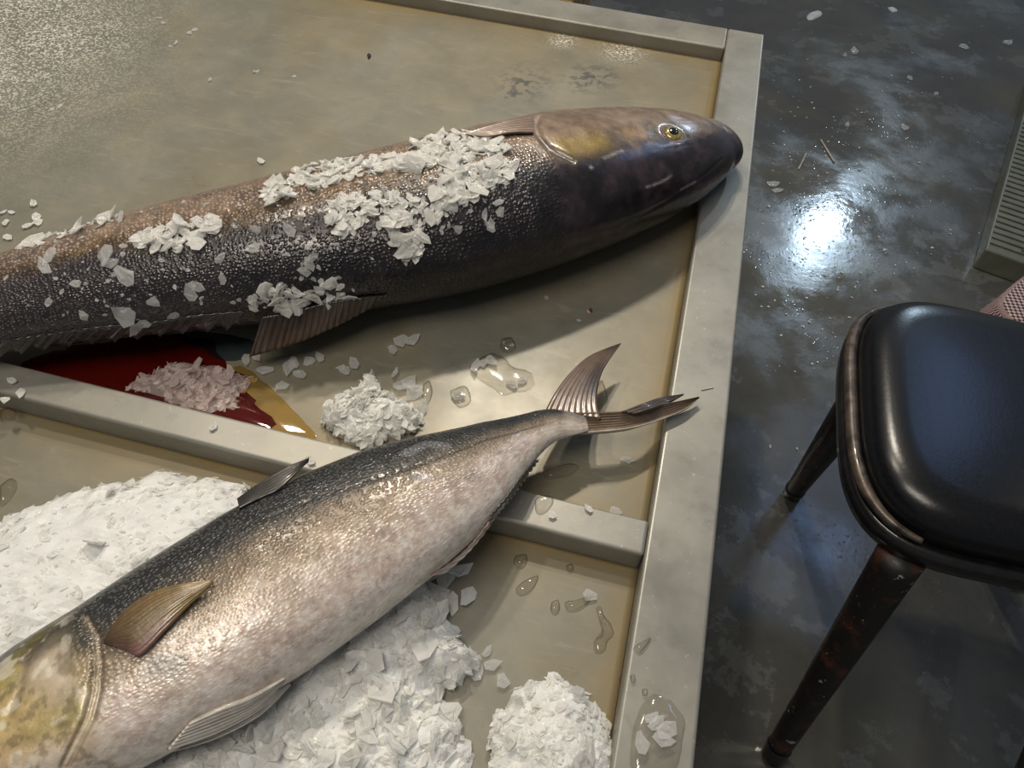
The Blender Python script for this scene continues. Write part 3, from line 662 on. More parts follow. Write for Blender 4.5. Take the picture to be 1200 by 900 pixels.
# backrest just outside the frame: dark padded panel on two posts
bx = cx1 + .035
for yy in (cy0 + .07, cy1 - .07): tube('back_post', [(cx1 - .03, yy, cz - .05), (bx, yy, cz + .05), (bx + .035, yy, cz + .30)], [.011], M_black, chair)
from_bm('backrest', box_bm((bx + .012, cy0 + .0, cz + .14), (bx + .052, cy1 + .0, cz + .52), .016, 4), M_leather, chair, True)
# torn lining that hangs under the near edge
lin = on(1118, 668, cz - .075), on(1150, 676, cz - .085), on(1175, 690, cz - .085), on(1205, 700, cz - .08)
fin('torn_lining', [tuple(p + Vector((0, .012, .012))) for p in lin], [tuple(p) for p in lin], chair, mat_paint('lining', .6, 0), lambda u, t, r: np.full(u.shape + (3,), .12) * (1 + .6 * r[..., None]) * np.array((1, .95, .8)), rays=5, thick=.002, ridge=.003)

# ------------------------------------------------------------------ things on the floor at the right and behind
M_tray = simple('grey_green_plastic', (.13, .135, .10), .45, 0, .1, nsc=25, var=.18, bump=.1)
M_slot = simple('dark_slot', (.03, .03, .028), .6)
tr = empty('ribbed_tray', (1.15, 2.3, 0)); tag(tr, 'pale grey-green ribbed plastic tray lying flat on the wet floor at the right edge', 'tray')
a_, b_ = on(1156, 290, .075), on(1203, 122, .075)
ty0, tx0 = a_.y, a_.x; dirv = (b_ - a_); dirv.z = 0; ln_ = dirv.length; an = math.atan2(dirv.x, dirv.y)
tr.location = (tx0, ty0, 0); tr.rotation_euler = (0, 0, -an)
def tpart(name, lo, hi, bev, mat):
    o = from_bm(name, box_bm(lo, hi, bev, 3), mat, None); o.parent = tr; return o
tpart('body', (0, 0, 0), (.62, ln_ + .35, .070), .006, M_tray)
k = 0
while .03 + k * .028 < ln_ + .33:
    yk = .03 + k * .028; tpart('rib', (.006, yk, .0702), (.60, yk + .017, .0755), .002, M_tray); k += 1
for k in range(16): tpart('slot', (.085 + (k % 2) * .004, .035 + k * .056, .0756), (.095 + (k % 2) * .004, .050 + k * .056, .0766), 0, M_slot)

def mat_check():
    t = NT('checked_cloth'); u_ = t.n('ShaderNodeUVMap'); u_.uv_map = 'body'
    ck = t.n('ShaderNodeTexChecker'); ck.inputs['Scale'].default_value = 150; t.l(u_.outputs[0], ck.inputs['Vector'])
    ck.inputs[1].default_value = (.50, .36, .35, 1); ck.inputs[2].default_value = (.02, .012, .015, 1)
    t.l(ck.outputs[0], t.b.inputs['Base Color']); t.set(Roughness=.8); return t.m
n, m = 60, 60
p00 = on(1163, 378, .30); base = Vector((p00.x, p00.y, 0))
uu, tt = np.meshgrid(np.linspace(0, 1, n), np.linspace(0, 2 * PI, m, endpoint=False), indexing='ij')
hgt = .30; e = 2 / 4
rx, ry = .20, .15
shrink = np.interp(uu, [0, .75, .93, 1], [1, .96, .88, .0]); zz = np.interp(uu, [0, .75, .93, 1], [0, .72, .98, 1]) * hgt
X = np.sign(np.cos(tt)) * np.abs(np.cos(tt)) ** e * rx * shrink; Y = np.sign(np.sin(tt)) * np.abs(np.sin(tt)) ** e * ry * shrink
X = X + .012 * (fbm(tt * 2, uu * 6) - .5); Y = Y + .012 * (fbm(tt * 2 + 9, uu * 6) - .5)
rz = math.radians(-38); cxy = base + Vector((.215, .05, 0))
P = np.stack([cxy.x + X * math.cos(rz) - Y * math.sin(rz), cxy.y + X * math.sin(rz) + Y * math.cos(rz), zz], -1)
uvs = np.where((uu > .93)[..., None], np.stack([X, Y], -1), np.stack([tt * .17, uu * hgt], -1))
bag = link('cloth_bundle', grid_mesh('cloth_bundle', P, closed_v=True, uv=uvs), mat_check())
tag(bag, 'pink and black checked cloth bundle standing behind the black chair', 'cloth')
# timber strip beyond the far rail
p1, p2 = on(636, -4, .70), on(673, -2, .70)
st = empty('wooden_crate', (p1.x, YO + .06, 0)); tag(st, 'yellow-brown wooden crate corner peeking out beyond the far table rail', 'crate')
Mw = simple('yellow_timber', (.30, .19, .07), .55, nsc=30, var=.4, bump=.2)
q1 = on(674, 2, .45)
for kk in range(5): from_bm('plank', box_bm((q1.x - .42, q1.y - .02, .02 + kk * .088), (q1.x - .006, q1.y, .10 + kk * .088), .003, 2), Mw, st)
for kk in range(5): from_bm('plank', box_bm((q1.x - .42, q1.y + .32, .02 + kk * .088), (q1.x - .006, q1.y + .34, .10 + kk * .088), .003, 2), Mw, st)
for xx in (q1.x - .445, q1.x - .024): from_bm('corner_post', box_bm((xx, q1.y + .0005, 0), (xx + .022, q1.y + .3195, .46), .002, 2), Mw, st)

# ------------------------------------------------------------------ ice, water and scraps
RNG = random.Random(5)
def flake_mesh(k):
    r = random.Random(100 + k); n = r.choice((5, 6, 7, 8)); pts = []
    a0 = r.random() * 6; el = r.uniform(.40, .9)
    for i in range(n):
        a = a0 + 2 * PI * i / n + r.uniform(-.25, .25); q = r.uniform(.55, 1.15); pts.append((math.cos(a) * q, math.sin(a) * q * el))
    bend = r.uniform(-.3, .6); th = r.uniform(.03, .08); tw = r.uniform(-.45, .45)
    f_ = lambda x_, y_: bend * (x_ * x_ * .8 - .25) + tw * x_ * y_
    v = [(x_, y_, f_(x_, y_) + th) for x_, y_ in pts] + [(x_ * .93, y_ * .93, f_(x_, y_) - th) for x_, y_ in pts]
    v += [(x_ * .45 + r.uniform(-.08, .08), y_ * .45 + r.uniform(-.08, .08), f_(x_ * .45, y_ * .45) + th * 1.2 + r.uniform(-.10, .14)) for x_, y_ in pts]; F = []
    for i in range(n):
        j = (i + 1) % n
        F += [(i, i + n, j + n, j), (i, j, j + 2 * n, i + 2 * n)]
    v.append((r.uniform(-.1, .1), r.uniform(-.1, .1), f_(0, 0) + th + r.uniform(-.1, .15))); F += [(2 * n + i, 2 * n + (i + 1) % n, 3 * n) for i in range(n)]; F.append(tuple(range(2 * n - 1, n - 1, -1)))
    return v, F
FL = [flake_mesh(k) for k in range(14)]
def norm_mesh(v, F, nm, mat):
    bm = bmesh.new(); vs = [bm.verts.new(p) for p in v]
    for q in F: bm.faces.new([vs[i] for i in q])
    bmesh.ops.recalc_face_normals(bm, faces=bm.faces); me = bpy.data.meshes.new(nm); bm.to_mesh(me); bm.free(); me.materials.append(mat); return me
ME = {mt.name: [norm_mesh(v, F, 'ice_flake', mt) for v, F in FL] for mt in (M_flake, M_thin, M_pink)}
def orient(nrm, tilt):
    q = Vector(nrm).to_track_quat('Z', 'Y')
    return (q @ Euler((RNG.gauss(0, tilt), RNG.gauss(0, tilt), RNG.uniform(0, 2 * PI))).to_quaternion())
def put_flake(p, nrm, size, mat, label, group, tilt=.3, lift=.3, name='ice_flake', cat='ice'):
    o = bpy.data.objects.new(name, RNG.choice(ME[mat.name])); C.objects.link(o)
    o.location = Vector(p) + Vector(nrm) * size * lift
    o.rotation_mode = 'QUATERNION'; o.rotation_quaternion = orient(nrm, tilt); o.scale = (size, size, size * RNG.uniform(.7, 1.2))
    tag(o, label, cat, group); return o
def flakes_stuff(name, items, mat, label=None, cat=None, parent=None):
    V, Fc, base = [], [], 0
    for p, nrm, size, tilt, lift in items:
        v, F = RNG.choice(FL); R3 = orient(nrm, tilt).to_matrix(); c = Vector(p) + Vector(nrm) * size * lift; zs = RNG.uniform(.7, 1.2)
        V += [tuple(c + R3 @ Vector((a * size, b * size, d * size * zs))) for a, b, d in v]
        Fc += [tuple(i + base for i in q) for q in F]; base += len(v)
    me = mesh(name, V, Fc); o = link(name, me, mat, parent, False); tag(o, label, cat, None, 'stuff'); return o
def inside(poly, x_, y_):
    c = False; j = len(poly) - 1
    for i in range(len(poly)):
        (a, b), (d, e_) = poly[i], poly[j]
        if (b > y_) != (e_ > y_) and x_ < (d - a) * (y_ - b) / (e_ - b) + a: c = not c
        j = i
    return c
def sample(poly, k):
    xs, ys = [p[0] for p in poly], [p[1] for p in poly]; out = []
    while len(out) < k:
        a, b = RNG.uniform(min(xs), max(xs)), RNG.uniform(min(ys), max(ys))
        if inside(poly, a, b): out.append((a, b))
    return out
def edge_dist(poly, X, Y):
    d = np.full(X.shape, 9.)
    for (a, b), (c, e_) in zip(poly, poly[1:] + poly[:1]):
        ux, uy = c - a, e_ - b; t = np.clip(((X - a) * ux + (Y - b) * uy) / (ux * ux + uy * uy + 1e-12), 0, 1)
        d = np.minimum(d, np.hypot(X - a - t * ux, Y - b - t * uy))
    return d
def in_mask(poly, X, Y):
    c = np.zeros(X.shape, bool); j = len(poly) - 1
    for i in range(len(poly)):
        (a, b), (d, e_) = poly[i], poly[j]
        if b != e_: c ^= ((b > Y) != (e_ > Y)) & (X < (d - a) * (Y - b) / (e_ - b) + a)
        j = i
    return c
def heap(name, wpoly, z0, hmax, slope, label, nf, fsize, mat=None, step=.005, rough=.012, tilt=.35, clampf=None, seed=0, flmat=None, lf=(-.3, .25)):
    """a mound over the outline wpoly (world xy), with flakes lying in its skin"""
    mat = mat or M_ice
    xs, ys = [p[0] for p in wpoly], [p[1] for p in wpoly]
    nx, ny = int((max(xs) - min(xs)) / step) + 2, int((max(ys) - min(ys)) / step) + 2
    X, Y = np.meshgrid(np.linspace(min(xs), max(xs), nx), np.linspace(min(ys), max(ys), ny), indexing='ij')
    d = edge_dist(wpoly, X, Y); ins = in_mask(wpoly, X, Y)
    sd_ = np.where(ins, d, -d) + .010 * (fbm(X * 60 + seed, Y * 60) - .5) * 2
    h_ = hmax * (1 - np.exp(-np.maximum(sd_, 0) / slope)) + rough * (fbm(X * 35 + seed, Y * 35, 0, 3) - .45) * sst(0, .02, sd_)
    h_ = h_ + rough * .35 * np.round(fbm(X * 120, Y * 120 + seed) * 4) / 4 * sst(0, .01, sd_)
    if clampf is not None: h_ = np.minimum(h_, clampf(X, Y))
    h_ = np.maximum(h_, 0); keep = sd_ > -.001
    V, idx, F = [], {}, []
    for i in range(nx):
        for j in range(ny):
            if keep[i, j]: idx[i, j] = len(V); V.append((X[i, j], Y[i, j], z0 + .0006 + h_[i, j]))
    for i in range(nx - 1):
        for j in range(ny - 1):
            q = [(i, j), (i + 1, j), (i + 1, j + 1), (i, j + 1)]
            if all(k_ in idx for k_ in q): F.append([idx[k_] for k_ in q])
    me = mesh(name, V, F)
    # close underneath
    bm = bmesh.new(); bm.from_mesh(me)
    bd = [e_ for e_ in bm.edges if e_.is_boundary]; r_ = bmesh.ops.extrude_edge_only(bm, edges=bd)
    for v in [g for g in r_['geom'] if isinstance(g, bmesh.types.BMVert)]: v.co.z = z0 + .0002
    bmesh.ops.recalc_face_normals(bm, faces=bm.faces); bm.to_mesh(me)
    if sum(p.normal.z for p in me.polygons) < 0:
        me.flip_normals()
    bm.free()
    # flakes joined into the same uncountable mass
    items = []; F_ = [p for p in me.polygons if p.normal.z > .1]; 
    for _ in range(nf):
        p = RNG.choice(F_); s_ = fsize * RNG.uniform(.45, 1.25); items.append((p.center + Vector((RNG.uniform(-.003, .003), RNG.uniform(-.003, .003), 0)), p.normal, s_, tilt, RNG.uniform(*lf)))
    V2, F2, base = [tuple(v.co) for v in me.vertices], [tuple(p.vertices) for p in me.polygons], len(me.vertices)
    nbase = len(F2)
    for p, nrm, size, ti, lift in items:
        v, F = RNG.choice(FL); R3 = orient(nrm, ti).to_matrix(); c = Vector(p) + Vector(nrm) * size * lift; zs = RNG.uniform(.5, 1.0)
        V2 += [tuple(c + R3 @ Vector((a * size, b * size, e_ * size * zs))) for a, b, e_ in v]; F2 += [tuple(i + base for i in q) for q in F]; base += len(v)
    me2 = mesh(name, V2, F2); me2.materials.append(mat); me2.materials.append(flmat or M_flake)
    mi = [0] * nbase + [1] * (len(F2) - nbase); me2.polygons.foreach_set('material_index', mi)
    o = link(name, me2, None, None, False); tag(o, label, 'ice', None, 'stuff')
    return o, F_, me
def wp(pts, z): return [tuple(on(a, b, z)[:2]) for a, b in pts]
def under_silver(X, Y):
    # ice cannot rise through the fish that lies on it
    lim = np.full(X.shape, .2); c = sv.c[::6]; bw = sv.bw[::6]; bh = sv.bh[::6]
    dx = X[..., None] - c[:, 0]; dy = Y[..., None] - c[:, 1]; d = np.hypot(dx, dy); k_ = d.argmin(-1); dm = d.min(-1)
    q = dm / (bw[k_] * 1.0); cz_ = c[k_, 2]; low_ = cz_ - bh[k_] * np.sqrt(np.clip(1 - np.minimum(q, 1) ** 2, 0, 1)); ok = q < 1.0
    return np.where(ok, np.minimum(lim, low_ - ZL - .001), lim)
H1 = heap('ice_heap', [(-.66, .10), (-.66, .22)] + wp([(0, 612), (30, 590), (80, 575), (135, 560), (190, 548), (245, 556), (290, 568)], ZL + .01) + wp([(330, 600), (300, 700), (150, 860), (40, 960)], ZL), ZL, .050, .035,
          'smooth heap of crushed ice behind the silver fish at left', 4200, .0062, tilt=.13, clampf=under_silver, seed=3, rough=.008, lf=(-.55, -.02))
H2 = heap('ice_heap', wp([(120, 860), (260, 790), (380, 720), (445, 668), (485, 655), (505, 690), (522, 725), (548, 752), (566, 776), (556, 800), (520, 815), (540, 850), (548, 880), (560, 960), (300, 1100), (60, 1000)], ZL), ZL, .040, .030,
          'flaky heap of crushed ice in front of the silver fish belly', 3600, .0085, tilt=.26, clampf=under_silver, seed=9, rough=.014, lf=(-.6, .1))
H3 = heap('ice_heap', wp([(575, 960), (572, 880), (580, 840), (606, 808), (645, 790), (682, 800), (706, 828), (722, 870), (726, 920), (715, 980)], ZL), ZL, .036, .022,
          'rounded pile of crushed ice in the lower pan corner beside the right rail', 1500, .006, tilt=.18, seed=14, lf=(-.55, .0))
H4 = heap('ice_heap', wp([(383, 505), (378, 487), (395, 470), (418, 462), (424, 445), (436, 440), (447, 452), (455, 470), (478, 474), (500, 490), (480, 512), (440, 525), (410, 526)], ZU), ZU, .020, .014,
          'small pile of ice flakes on the bare pan between the two fish', 420, .008, tilt=.5, seed=21, rough=.01)
H5 = heap('ice_slush', wp([(150, 455), (165, 440), (215, 424), (240, 430), (262, 428), (290, 444), (285, 465), (272, 482), (240, 488), (205, 474), (175, 466)], ZU), ZU, .007, .02,
          'pink slush of melting ice soaked in the blood puddle', 260, .006, mat=M_pink, flmat=M_pink, tilt=.5, seed=30, rough=.008)
# bigger single flakes resting on the heaps
def on_heap(H, k, smin, smax, label, group, polypx=None, mat=None):
    c_ = 0; F_ = H[1]; tries = 0
    while c_ < k and tries < 60000:
        tries += 1
        p = RNG.choice(F_)
        if polypx is not None:
            v = ROT.transposed() @ (Vector(p.center) - EYE); px, py = 600 + FPX * v.x / -v.z, 450 - FPX * v.y / -v.z
            if not inside(polypx, px, py): continue
        put_flake(p.center, p.normal, RNG.uniform(smin, smax), mat or M_flake, label, group, .45, .3); c_ += 1
on_heap(H1, 6, .009, .014, 'loose ice flake lying on the smooth ice heap behind the silver fish', 'ice flakes on the left heap', [(0, 620), (190, 545), (300, 560), (290, 590), (0, 760)])
on_heap(H2, 40, .009, .016, 'large curled ice flake on the heap in front of the silver fish', 'large ice flakes on the front heap', [(330, 805), (450, 690), (520, 670), (570, 780), (560, 900), (200, 900)])
on_heap(H3, 6, .008, .014, 'ice flake on the rounded pile beside the right rail', 'ice flakes on the corner pile', [(560, 900), (600, 780), (700, 780), (745, 900)])
on_heap(H4, 10, .007, .013, 'ice flake in the small pile between the two fish', 'ice flakes in the small middle pile')

# ice on the dark fish: sight lines of the photo's flakes are followed down to the skin
def on_dark(poly, k, s0, s1, label, group, mat, tilt=.35, lift=.25):
    for a, b in sample(poly, k):
        loc, nor, i_, d_ = dk.bvh.ray_cast(EYE, ray(a, b))
        if loc is None: continue
        if nor.dot(ray(a, b)) > 0: nor = -nor
        put_flake(loc, nor, RNG.uniform(s0, s1), mat, label, group, tilt, lift)
gA = 'ice flakes heaped on the dark fish behind its gill'
for poly, k in (([(345, 195), (380, 188), (440, 183), (470, 180), (500, 162), (545, 152), (585, 165), (600, 178), (575, 182), (530, 178), (510, 196), (470, 200), (430, 205), (400, 212), (372, 222), (345, 222)], 42),
                ([(515, 195), (550, 180), (598, 190), (600, 212), (570, 222), (545, 240), (520, 258), (500, 262), (505, 235), (520, 215)], 26)):
    on_dark(poly, k, .008, .016, 'white ice flake in the dense band on the dark fish behind its gill', gA, M_flake)
gB = 'ice flakes on the middle of the dark fish'
for poly, k in (([(378, 245), (400, 232), (440, 222), (475, 228), (500, 240), (480, 262), (440, 268), (395, 275)], 24), ([(455, 262), (500, 262), (495, 300), (475, 308), (462, 290)], 10)):
    on_dark(poly, k, .007, .014, 'white ice flake in the patch on the dark fish below the dense band', gB, M_flake)
on_dark([(565, 250), (590, 245), (588, 275), (572, 270)], 4, .008, .012, 'half-melted ice flake sitting alone on the dark fish shoulder', 'melting flakes on the shoulder', M_thin, .15)
gD = 'ice flakes above the dorsal fin'
on_dark([(272, 358), (300, 338), (350, 328), (395, 326), (413, 345), (405, 368), (372, 380), (345, 362), (300, 364)], 22, .007, .013, 'ice flake lying above the folded dorsal fin of the dark fish', gD, M_flake, .45)
on_dark([(340, 312), (368, 300), (372, 325), (350, 330)], 4, .007, .010, 'ice flake lying above the folded dorsal fin of the dark fish', gD, M_thin)
on_dark([(380, 378), (420, 352), (428, 362), (395, 388)], 4, .007, .010, 'ice flake lying above the folded dorsal fin of the dark fish', gD, M_flake)
gE = 'ice flakes on the rear back of the dark fish'
on_dark([(152, 278), (180, 268), (255, 258), (254, 276), (215, 294), (165, 290)], 16, .008, .014, 'ice flake in the row along the brown and black border of the dark fish', gE, M_flake)
on_dark([(300, 225), (330, 210), (345, 205), (345, 230), (315, 240)], 6, .008, .014, 'ice flake in the row along the brown and black border of the dark fish', gE, M_flake)
gF = 'ice flakes along the far edge of the dark fish'
on_dark([(15, 296), (60, 268), (105, 250), (135, 243), (150, 262), (100, 272), (50, 290)], 16, .007, .014, 'ice flake near the far edge of the dark fish at left', gF, M_flake)
on_dark([(100, 255), (170, 236), (172, 242), (120, 262)], 5, .008, .013, 'ice flake near the far edge of the dark fish at left', gF, M_flake)
gG = 'single flakes dotted over the dark fish'
for a, b, s_ in ((146, 326, .012), (145, 368, .014), (225, 345, .011), (340, 272, .010), (52, 316, .013), (124, 302, .013), (130, 308, .010), (265, 328, .009), (232, 335, .010), (60, 300, .011), (158, 382, .010), (172, 378, .009), (205, 370, .008), (262, 300, .008), (100, 372, .009), (300, 268, .008), (60, 352, .006), (300, 290, .010), (88, 330, .007), (182, 352, .008), (580, 236, .007), (540, 268, .006)):
    on_dark([(a - 3, b - 3), (a + 3, b - 3), (a + 3, b + 3), (a - 3, b + 3)], 1, s_ * .95, s_ * 1.1, 'single melting ice flake stuck to the dark scaly back', gG, M_thin, .2)
crumbs = []
for poly, k in (([(0, 300), (160, 250), (340, 205), (600, 150), (600, 230), (480, 300), (420, 350), (280, 370), (0, 380)], 190), ([(270, 350), (420, 320), (410, 380), (330, 375)], 40), ([(350, 195), (600, 155), (600, 215), (480, 300), (380, 270)], 110)):
    for a, b in sample(poly, k):
        loc, nor, i_, d_ = dk.bvh.ray_cast(EYE, ray(a, b))
        if loc is not None: crumbs.append((loc, nor if nor.dot(ray(a, b)) < 0 else -nor, RNG.uniform(.0015, .0045), .4, .3))
mat_ = []
for poly, k in (([(345, 195), (380, 188), (440, 183), (470, 180), (500, 162), (545, 152), (585, 165), (600, 178), (575, 182), (530, 178), (510, 196), (470, 200), (430, 205), (400, 212), (372, 222), (345, 222)], 340),
                ([(515, 195), (550, 180), (598, 190), (600, 212), (570, 222), (545, 240), (520, 258), (500, 262), (505, 235), (520, 215)], 230),
                ([(378, 245), (400, 232), (440, 222), (475, 228), (500, 240), (480, 262), (440, 268), (395, 275)], 150), ([(455, 262), (500, 262), (495, 300), (475, 308), (462, 290)], 50),
                ([(155, 280), (180, 268), (255, 258), (254, 272), (215, 290), (165, 290)], 70), ([(15, 296), (60, 268), (105, 250), (135, 243), (150, 255), (100, 268), (50, 288)], 60), ([(300, 228), (330, 210), (345, 205), (345, 230), (315, 236)], 40), ([(275, 358), (300, 340), (350, 330), (395, 328), (410, 345), (405, 365), (372, 378), (345, 362), (300, 362)], 60)):
    for a, b in sample(poly, k):
        loc, nor, i_, d_ = dk.bvh.ray_cast(EYE, ray(a, b))
        if loc is not None: mat_.append((loc, nor if nor.dot(ray(a, b)) < 0 else -nor, RNG.uniform(.004, .0085), .3, .15))
flakes_stuff('ice_layer', mat_, M_flake, 'packed mat of small white ice bits under the bigger flakes on the dark fish', 'ice')
flakes_stuff('ice_crumbs', crumbs, M_thin, 'fine melting ice crumbs sprinkled over the dark fish', 'ice')

# --- liquids
def blob(name, wpoly, z, h_, mat, seed=0, step=.006, label=None, cat='puddle', group=None, kind=None, wob=.006, sharp=.008):
    pts = curve([(*p, 0) for p in wpoly + wpoly[:1]], max(24, int(len(wpoly) * 6)))[:-1]
    ctr = pts.mean(0); K = 7; rings = []
    for k_ in range(K):
        q = 1 - (k_ / (K - 1)) ** 1.6 * .98; zz_ = z + .0006 + h_ * (1 - q ** 4) if k_ else z + .0004
        jit = 1 + (fbm(pts[:, 0] * 70 + seed, pts[:, 1] * 70) - .5) * .25 * q
        rings.append(np.stack([ctr[0] + (pts[:, 0] - ctr[0]) * q * jit, ctr[1] + (pts[:, 1] - ctr[1]) * q * jit, np.full(len(pts), zz_)], -1))
    P = np.array(rings); me = grid_mesh(name, P, closed_v=True)
    bm = bmesh.new(); bm.from_mesh(me); bm.verts.ensure_lookup_table(); m_ = len(pts)
    bm.faces.new([bm.verts[(K - 1) * m_ + i] for i in range(m_)])
    bmesh.ops.recalc_face_normals(bm, faces=bm.faces); bm.to_mesh(me); bm.free()
    if sum(p.normal.z * p.area for p in me.polygons) < 0: me.flip_normals()
    o = link(name, me, mat); tag(o, label, cat, group, kind); return o
blob('blood_puddle', wp([(20, 434), (60, 412), (150, 396), (200, 392), (245, 400), (262, 420), (278, 440), (292, 462), (325, 498), (300, 500), (250, 490), (190, 474), (110, 454)], ZU), ZU, .0012, M_blood, 1, label='dark red puddle of bloody water between the dark fish and the divider rail')
M_tea = mat_clear('tea_stained_water', (.93, .80, .52))
blob('water_puddle', wp([(255, 440), (275, 428), (300, 440), (325, 462), (352, 490), (372, 512), (345, 512), (318, 502), (290, 470)], ZU), ZU, .0011, M_tea, 6, label='amber stained water at the right end of the blood puddle')
blob('water_puddle', wp([(195, 392), (240, 388), (300, 400), (290, 418), (262, 424), (230, 410)], ZU), ZU, .0010, M_bluewater, 2, label='dark bluish water puddle under the dark fish')
for pts, z, lb in (([(548, 432), (560, 420), (578, 414), (592, 420), (600, 430), (620, 436), (626, 452), (612, 460), (590, 462), (570, 450), (556, 440)], ZU, 'wide flat clear water puddle right of the small ice pile'),
                   ([(528, 458), (545, 452), (552, 470), (540, 478), (530, 470)], ZU, 'little clear puddle left of the wide flat puddle'),
                   ([(496, 450), (503, 446), (507, 460), (501, 474), (495, 470)], ZU, 'narrow upright droplet on the pan between the two fish'),
                   ([(588, 398), (600, 396), (605, 408), (596, 414), (586, 409)], ZU, 'rounded droplet just above the wide flat puddle'),
                   ([(632, 555), (650, 548), (668, 543), (680, 547), (668, 558), (655, 560), (640, 562)], ZU, 'bent water streak under the silver tail'),
                   ([(626, 586), (636, 580), (648, 584), (646, 594), (636, 602), (628, 600)], T, 'clear droplet on the divider rail by the silver fish'),
                   ([(604, 652), (617, 650), (616, 662), (608, 666), (602, 660)], ZL, 'squarish droplet just below the divider rail in the lower pan'),
                   ([(604, 690), (612, 682), (630, 675), (628, 684), (620, 694), (608, 697)], ZL, 'slanting clear puddle in the lower pan near the silver belly'),
                   ([(646, 706), (654, 703), (656, 714), (650, 720), (645, 715)], ZL, 'oval droplet in the middle of the lower pan'),
                   ([(661, 706), (675, 704), (692, 698), (690, 706), (678, 714), (664, 716)], ZL, 'boot-shaped droplet in the middle of the lower pan'),
                   ([(698, 712), (704, 710), (708, 722), (716, 732), (719, 744), (712, 752), (708, 764), (698, 766), (696, 752), (706, 744), (703, 728)], ZL, 'long curved water streak near the right end of the lower pan'),
                   ([(663, 663), (671, 662), (671, 669), (665, 669)], ZL, 'small round droplet below the divider rail near the rusty corner'),
                   ([(725, 795), (730, 790), (735, 798), (728, 806)], ZL, 'droplet at the right wall of the lower pan'),
                   ([(742, 760), (748, 754), (762, 748), (758, 756), (748, 766)], T, 'elongated droplet on the right rail'),
                   ([(738, 792), (743, 791), (744, 799), (740, 800)], T, 'tiny droplet on the right rail near the corner pile'),
                   ([(752, 808), (758, 808), (758, 815), (753, 815)], T, 'pinhead droplet on the right rail above the melting ice sheet'),
                   ([(0, 482), (12, 478), (20, 484), (14, 493), (2, 494)], ZL, 'round droplet below the divider rail at the left edge'),
                   ([(0, 570), (14, 560), (20, 572), (8, 590), (0, 592)], ZL, 'large droplet left of the smooth ice heap'),
                   ([(700, 452), (706, 446), (712, 470), (700, 478), (696, 462)], ZU, 'thin wet streak beside the upper tail lobe')):
    blob('water_droplet', wp(pts, z), z, .0045 if len(pts) < 8 else .0030, M_water, RNG.random() * 40, label=lb, cat='water')
M_melt = mat_ice('melting_sheet_ice', (.72, .73, .72), .55, .3, .08)
blob('ice_sheet', wp([(742, 862), (748, 835), (765, 815), (785, 822), (803, 842), (800, 870), (790, 910), (760, 930), (738, 900)], T), T, .004, M_water, 4, label='thin clear sheet of melting ice on the right rail near the bottom', cat='ice')
on_rail = [(770, 850), (780, 856), (762, 842), (775, 866), (752, 872)]
for a, b in on_rail: put_flake(on(a, b, T + .004), (0, 0, 1), RNG.uniform(.006, .012), M_thin, 'translucent ice flake in the melting patch on the right rail', 'flakes in the rail patch', .1, .25)
# loose chips on the pans
for pts, z, lb, gr, mt_, s0, s1, tl2 in (
    ([(306, 190)], ZU, 'lone ice chip on the upper pan beyond the dark fish', None, M_flake, .006, .009, .1),
    ([(176, 25), (188, 22), (192, 28), (200, 55), (206, 52), (222, 40), (228, 36), (60, 130), (70, 126), (300, 85), (345, 90), (246, 95), (62, 128)], ZU, 'small pale chip scattered on the upper pan at left', 'pale chips on the upper pan at left', M_thin, .004, .008, .1),
    ([(40, 240), (44, 256), (8, 262), (14, 250), (10, 280), (35, 266), (45, 262), (5, 250)], ZU, 'ice chip lying on the pan beside the far edge of the dark fish', 'ice chips beyond the dark fish at left', M_flake, .006, .010, .1),
    ([(400, 432), (415, 428), (362, 424), (352, 440), (338, 432), (300, 420), (288, 424), (330, 455), (345, 428), (375, 422), (310, 436), (470, 403), (485, 400), (460, 412)], ZU, 'translucent ice chip in the shade between the two fish', 'shaded chips between the two fish', M_thin, .007, .014, .12),
    ([(462, 440), (480, 450), (485, 462), (470, 455), (495, 480)], ZU, 'clear sliver of ice beside the small middle pile', 'slivers by the middle pile', M_thin, .008, .014, .2),
    ([(404, 436), (556, 432), (566, 428), (576, 424), (600, 452), (612, 448), (538, 465)], ZU, 'flat ice chip among the water puddles on the upper pan', 'flat chips among the puddles', M_thin, .007, .013, .08),
    ([(205, 450), (225, 436), (232, 440), (240, 452), (262, 448), (250, 468), (215, 442), (226, 462), (270, 440), (233, 428)], ZU + .006, 'pinkish ice flake standing in the blood puddle slush', 'flakes in the pink slush', M_pink, .008, .013, .5),
    ([(524, 680), (540, 672), (510, 672), (500, 690), (548, 700), (530, 710), (470, 735), (490, 715), (515, 700), (440, 745), (455, 735)], ZL, 'wet ice flake fallen in the shade below the silver fish', 'shaded flakes under the silver fish', M_flake, .010, .018, .25),
    ([(560, 790), (575, 780), (572, 765), (590, 800), (735, 860), (690, 700)], ZL, 'melting flake on the wet floor of the lower pan', 'melting flakes in the lower pan', M_thin, .008, .013, .1),
    ([(15, 448), (25, 462), (250, 502), (6, 470), (690, 598), (648, 605), (365, 541)], T, 'small ice chip lying on the divider rail', 'chips on the divider rail', M_flake, .004, .007, .15),
    ([(700, 500), (690, 504), (734, 540), (720, 600)], ZU, 'clear chip under the silver tail', 'chips under the tail', M_thin, .006, .010, .1),
    ([(640, 350), (690, 366), (678, 376), (590, 402), (600, 405)], ZU, 'tiny chip on the open pan below the dark fish head', 'tiny chips below the head', M_thin, .004, .006, .1)):
    for a, b in pts:
        put_flake(on(a, b, z), (0, 0, 1), RNG.uniform(s0, s1), mt_, lb, gr, tl2, .3)
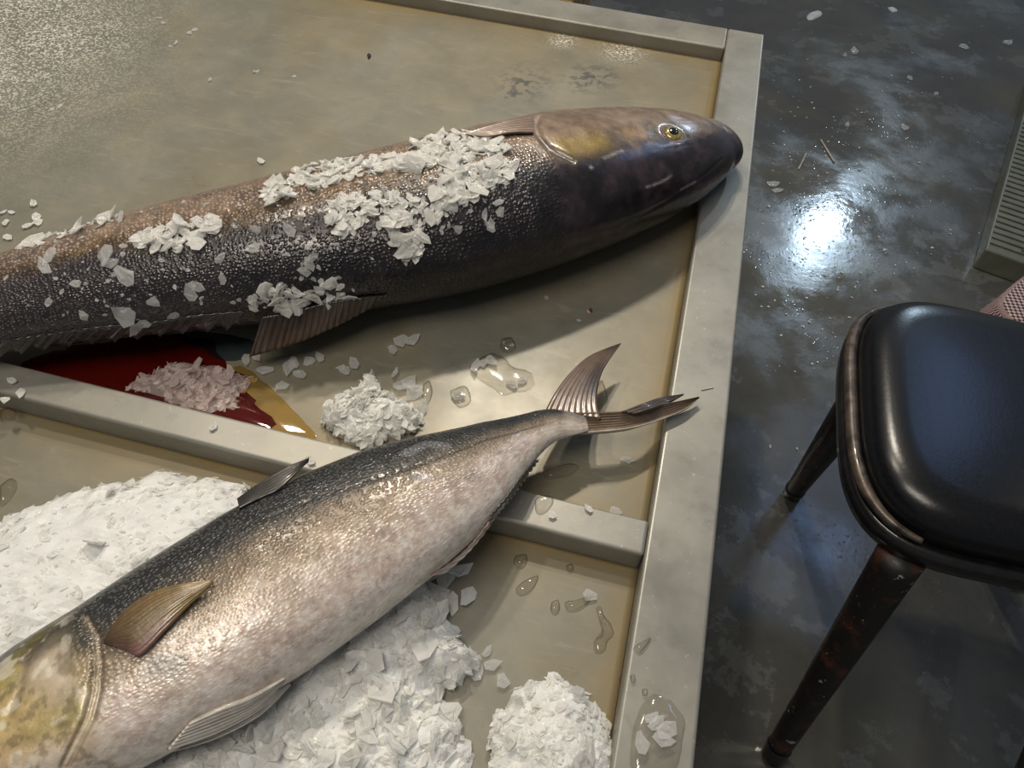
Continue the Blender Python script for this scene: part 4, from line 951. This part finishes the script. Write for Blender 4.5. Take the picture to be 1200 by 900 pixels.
# scraps
def scrap(name, pts, z, h_, mat, label, cat): return blob(name, wp(pts, z), z, h_, mat, 3, label=label, cat=cat)
M_paper = simple('wet_paper', (.62, .62, .60), .6, nsc=80, var=.15)
M_dirt = simple('black_dirt', (.012, .011, .010), .6)
scrap('paper_scrap', [(945, 20), (950, 15), (960, 13), (964, 16), (958, 21), (948, 24)], 0, .008, M_paper, 'white crumpled paper scrap on the floor beyond the table corner', 'paper')
scrap('paper_scrap', [(1040, 9), (1046, 9), (1052, 13), (1045, 14)], 0, .006, M_paper, 'small white paper shred on the floor near the top right', 'paper')
scrap('dirt_speck', [(430, 65), (433, 63), (435, 66), (432, 70)], ZU, .003, M_dirt, 'black speck of dirt on the upper pan', 'dirt')
scrap('dirt_speck', [(690, 363), (693, 362), (694, 366), (691, 367)], ZU, .002, simple('red_speck_skin', (.10, .01, .01), .4), 'dark red speck on the pan below the dark fish', 'dirt')
def stick(p, q, z, r, label):
    a, b = on(*p, z + r), on(*q, z + r); o = tube('straw', [a, (a + b) / 2, b], [r], simple('pale_straw', (.45, .42, .35), .5), None, 8); tag(o, label, 'straw')
stick((962, 164), (978, 190), 0, .003, 'thin pale straw on the wet floor nearer the chair')
stick((936, 198), (945, 180), 0, .003, 'thin pale straw on the wet floor nearer the table')
stick((822, 457), (836, 454), T, .0007, 'fish-bone thin sliver on the right rail beside the tail tip')
fl_items = []
for k in range(150):
    a = RNG.gauss(960, 55); b = RNG.gauss(260, 90)
    if a < 885 or b < 60: continue
    fl_items.append((on(a, b, .001), (0, 0, 1), RNG.uniform(.002, .006), .15, .3))
for a, b in sample([(900, 20), (1190, 20), (1150, 200), (1090, 340), (890, 470), (890, 200)], 70): fl_items.append((on(a, b, .001), (0, 0, 1), RNG.uniform(.002, .005), .15, .3))
flakes_stuff('floor_ice_crumbs', fl_items, M_flake, 'sprinkle of melting ice crumbs and water beads on the wet floor', 'ice')
for a, b, s_ in ((1000, 62, .03), (990, 66, .02), (1128, 56, .03), (1180, 52, .035), (1066, 92, .02), (1096, 110, .014), (992, 147, .016), (1060, 150, .02), (906, 217, .025), (910, 224, .02)):
    put_flake(on(a, b, .001), (0, 0, 1), s_, M_thin, 'flat melting ice shard on the wet floor beyond the chair', 'melting shards on the floor', .05, .2)
